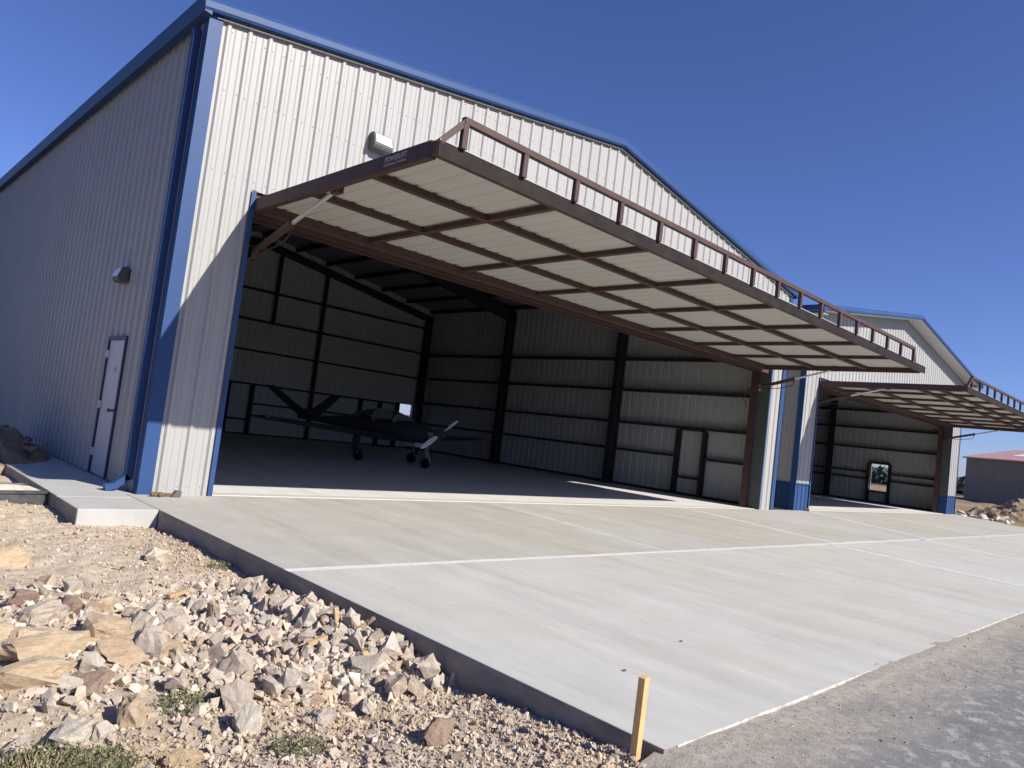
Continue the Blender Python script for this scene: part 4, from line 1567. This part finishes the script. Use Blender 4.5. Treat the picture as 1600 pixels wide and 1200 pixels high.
# far side: white rubble and spoil by the far hangar
FR = [hull_mesh('rock', 700 + k, 13, (1, 0.8, 0.6), 'rock_pale' if k < 4 else 'rock', 0.1, 1) for k in range(6)]
for i in range(34):
    t = rng.random()
    x = 39.3 + 5.5 * t + rng.uniform(-0.6, 1.5)
    y = 1.6 - 4.6 * t + rng.uniform(-0.3, 1.2)
    s = rng.uniform(0.25, 0.75)
    put(FR[rng.randrange(6)], x, y, s, 'pale rubble rock in the row past the far hangar corner', group='rubble beyond the far hangar', z=float(right_h(x, y)), sink=0.2)


def mound(name, cx, cy, rx, ry, h, seed, label, zb, material='mound', n=46):
    v, f = [], []
    for j in range(n + 1):
        for i in range(n + 1):
            u, w = (i / n * 2 - 1), (j / n * 2 - 1)
            r = math.hypot(u, w)
            x, y = cx + u * rx, cy + w * ry
            k = max(0, 1 - r) ** 0.8
            z = h * k * (0.75 + 0.5 * float(vnoise(u * 2.2 + 9, w * 2.2, seed)))
            z += h * 0.28 * (float(vnoise(u * 6, w * 6, seed + 1)) - 0.5) * min(1, k * 3) + h * 0.14 * (float(vnoise(u * 17, w * 17, seed + 2)) - 0.5) * min(1, k * 3)
            v.append((x, y, zb + z - (0.12 if r > 0.98 else 0)))
    for j in range(n):
        for i in range(n):
            a = j * (n + 1) + i
            f.append((a, a + 1, a + n + 2, a + n + 1))
    mb = MB()
    mb.add(v, f)
    o = mb.build(name, material, None, smooth=False)
    return tag(o, label, 'dirt mound')


mound('dirt_mound', 47.2, -0.9, 3.6, 3.0, 1.35, 51, 'brown heap of spoil on bare ground near the red-roofed building', -0.32)
mound('dirt_mound', -1.25, 4.9, 1.22, 2.1, 0.62, 61, 'dark clod heap on the end of the walk in wall shade', -0.06)
CL = [hull_mesh('clod', 800 + k, 14, (1, 0.85, 0.7), 'mound', 0.15, 1) for k in range(4)]
for i in range(26):
    u, w = rng.uniform(-0.75, 0.75), rng.uniform(-0.8, 0.7)
    x, y = -1.25 + u * 1.15, 4.9 + w * 2.0
    zz = -0.04 + 0.62 * max(0, 1 - math.hypot(u, w)) ** 0.8
    put(CL[i % 4], x, y, rng.uniform(0.14, 0.34), 'dark earth clod on the heap beside the shaded wall', 'clod', 'clods on the shaded heap', z=zz, sink=0.15, name='earth_clod')


# ------------------------------------------------------------------ small things
def small(name, mb, ma, label, cat, bevel=0.0, smooth=False):
    return tag(mb.build(name, ma, None, bevel=bevel, smooth=smooth), label, cat)


# survey stake
mb = MB()
p0, p1 = Vector((-0.235, -8.33, -0.25)), Vector((-0.268, -8.36, 0.335))
mb.bar(p0, p1, 0.050, 0.036, (0.12, -1, 0))
small('wooden_stake', mb, 'wood', 'upright pine survey stake beside the apron edge', 'stake', bevel=0.0012)
for (x, y, l, rz_, tilt, lab, zz) in ((-0.60, -6.56, 0.15, 1.9, 0.6, 'chipped pale wood block standing in the rubble', 0.06), (-0.46, -5.90, 0.17, 1.4, 1.0, 'thin yellow wood sliver standing among grey rocks', 0.06),
                                      (-1.00, -4.37, 0.19, 0.5, 0.05, 'flat tan wood offcut lying on the dirt above the rubble', 0.03), (-0.75, -6.15, 0.16, 0.2, 0.15, 'brown wood offcut lying in the middle of the rubble', 0.07)):
    d = Vector((math.cos(rz_) * math.cos(tilt), math.sin(rz_) * math.cos(tilt), math.sin(tilt)))
    c = Vector((x, y, float(dirt_h(x, y)) + zz))
    mb = MB()
    mb.bar(c - d * l / 2, c + d * l / 2, 0.055 if 'block' in lab else 0.035, 0.03)
    small('wood_scrap', mb, 'wood_old', lab, 'wood scrap', bevel=0.003)

# rusty fitting by the front corner
t = thing('metal_fitting', (0.30, -0.17, 0.0), 'small rusty metal fitting lying at the foot of the hangar corner', 'metal fitting')
mb = MB()
mb.box(0.13, 0.25, -0.23, -0.16, 0.002, 0.055)
mb.bar((0.25, -0.19, 0.03), (0.36, -0.20, 0.035), 0.04, 0.035)
mb.build('shank', 'scrap', t, bevel=0.006)
mb = MB()
mb.tube([(0.12, -0.21, 0.034), (0.10, -0.22, 0.034), (0.07, -0.235, 0.032)], [0.032, 0.03, 0.02], 10)
mb.build('nose', 'scrap', t, smooth=True)
mb = MB()
mb.prism([(0.34, 0.003), (0.46, 0.003), (0.47, 0.085), (0.40, 0.09)], 'y', -0.24, -0.15)
mb.build('plate', 'lamp_body', t, bevel=0.005)
mb = MB()
mb.tube([(0.19, -0.24, 0.03), (0.19, -0.262, 0.03)], [0.03, 0.022], 10)
mb.build('bolt', 'scrap', t, smooth=True)
mb = MB()
mb.box(20.55, 20.68, -0.22, -0.10, 0.002, 0.09)
mb.bar((20.66, -0.16, 0.05), (20.80, -0.17, 0.04), 0.06, 0.05)
small('wood_block', mb, 'wood_old', 'small brown wood chock at the far hangar door jamb', 'chock', bevel=0.008)

for i, (x, y, lab) in enumerate(((1.66, -7.38, 'tiny dark leaf scrap on the clean apron right of the stake'), (0.62, -7.62, 'tiny dark crumb on the apron just above the stake'))):
    mb = MB()
    mb.prism([(x - 0.012, y), (x - 0.002, y - 0.008), (x + 0.014, y - 0.003), (x + 0.008, y + 0.007), (x - 0.006, y + 0.009)], 'z', 0.0005, 0.009 + 0.003 * i)
    small('debris_chip', mb, 'scrap', lab, 'debris')

# black plastic box full of pale dirt beside the walk
t = thing('valve_box', (-1.55, 0.25, -0.2), 'weathered black plastic box beside the walk, filled with pale dirt', 'box')


def rrect(cx, cy, hx, hy, r, z, n=5, rot=0.12):
    pts = []
    for qx, qy, a0 in ((1, 1, 0), (-1, 1, 90), (-1, -1, 180), (1, -1, 270)):
        for i in range(n + 1):
            a = math.radians(a0 + 90 * i / n)
            x = qx * (hx - r) + r * math.cos(a)
            y = qy * (hy - r) + r * math.sin(a)
            pts.append((cx + x * math.cos(rot) - y * math.sin(rot), cy + x * math.sin(rot) + y * math.cos(rot), z))
    return pts


bx, by = -1.58, 0.22
mb = MB()
mb.loft([rrect(bx, by, 0.50, 0.36, 0.10, -0.42), rrect(bx, by, 0.48, 0.34, 0.10, -0.02), rrect(bx, by, 0.50, 0.36, 0.10, -0.015), rrect(bx, by, 0.50, 0.36, 0.10, 0.02), rrect(bx, by, 0.47, 0.33, 0.09, 0.022), rrect(bx, by, 0.46, 0.32, 0.09, -0.03)], cap=False)
mb.build('shell', 'black_plastic', t, smooth=True)
mb = MB()
ringo = rrect(bx, by, 0.465, 0.325, 0.09, -0.005)
cen = (bx, by, 0.03)
mid_ = [((p[0] + cen[0]) / 2, (p[1] + cen[1]) / 2, 0.02 + 0.012 * math.sin(i * 1.7)) for i, p in enumerate(ringo)]
nn = len(ringo)
mb.add(ringo + mid_ + [cen], [(i, (i + 1) % nn, nn + (i + 1) % nn, nn + i) for i in range(nn)] + [(nn + i, nn + (i + 1) % nn, 2 * nn) for i in range(nn)])
mb.build('dirt_fill', 'rock_pale', t, smooth=True)


# weeds
def weed(x, y, r, h, n, label, mats=('leaf', 'straw'), seed=0):
    r_ = random.Random(900 + seed)
    t = thing('weed', (x, y, float(dirt_h(x, y))), label, 'weed')
    mb = MB()
    st = MB()
    z0 = float(dirt_h(x, y))
    for i in range(n):
        a = r_.uniform(0, 6.283)
        rr = r * math.sqrt(r_.random())
        bx_, by_ = x + rr * math.cos(a), y + rr * math.sin(a)
        hh = h * r_.uniform(0.4, 1.0) * (1 - 0.5 * rr / r)
        lean = Vector((math.cos(a), math.sin(a), 0)) * r_.uniform(0.1, 0.8) * hh + Vector((r_.gauss(0, 0.2), r_.gauss(0, 0.2), 0)) * hh
        base = Vector((bx_, by_, float(dirt_h(bx_, by_)) - 0.01))
        top = base + lean + Vector((0, 0, hh))
        mid = base.lerp(top, 0.5) + Vector((0, 0, 0.15 * hh))
        w = Vector((-math.sin(a + 0.5), math.cos(a + 0.5), 0)) * 0.0022
        st.add([base - w, base + w, mid + w * 0.8, mid - w * 0.8, top], [(0, 1, 2, 3), (3, 2, 4)])
        for k in range(5):
            q = base.lerp(top, r_.uniform(0.25, 1.0)) + Vector((r_.gauss(0, 0.012), r_.gauss(0, 0.012), r_.gauss(0, 0.01)))
            d = Vector((r_.gauss(0, 1), r_.gauss(0, 1), r_.gauss(0.4, 0.6))).normalized()
            s_ = d.cross(Vector((r_.gauss(0, 1), r_.gauss(0, 1), 1))).normalized()
            l, wd_ = r_.uniform(0.012, 0.030), r_.uniform(0.003, 0.007)
            mb.add([q, q + d * l * 0.5 + s_ * wd_, q + d * l, q + d * l * 0.5 - s_ * wd_], [(0, 1, 2, 3)])
    for b_, nm, ma in ((mb, 'leaves', mats[0]), (st, 'stems', mats[1])):
        o = b_.build(nm, ma, t)
    return t


weed(-2.46, -6.83, 0.24, 0.16, 420, 'wide grey-green weed patch at the foot of the pale boulders', seed=1)
weed(-2.22, -6.85, 0.16, 0.10, 170, 'sparse grey-green weed beside the elongated pale boulder', seed=2)
weed(-1.42, -7.22, 0.13, 0.09, 110, 'thin weed tuft alone on the gravel under the flat pink stone', seed=3)
weed(-1.66, -6.42, 0.15, 0.09, 130, 'grey weed tuft in the rubble between ochre rock and grey stone', seed=4)
weed(-0.33, -3.55, 0.10, 0.10, 60, 'thin weed against the slab edge at the top of the rubble', seed=5)
weed(-2.05, -7.00, 0.16, 0.10, 60, 'dry straw tuft of long bent stems beside the weeds', mats=('straw', 'straw'), seed=6)
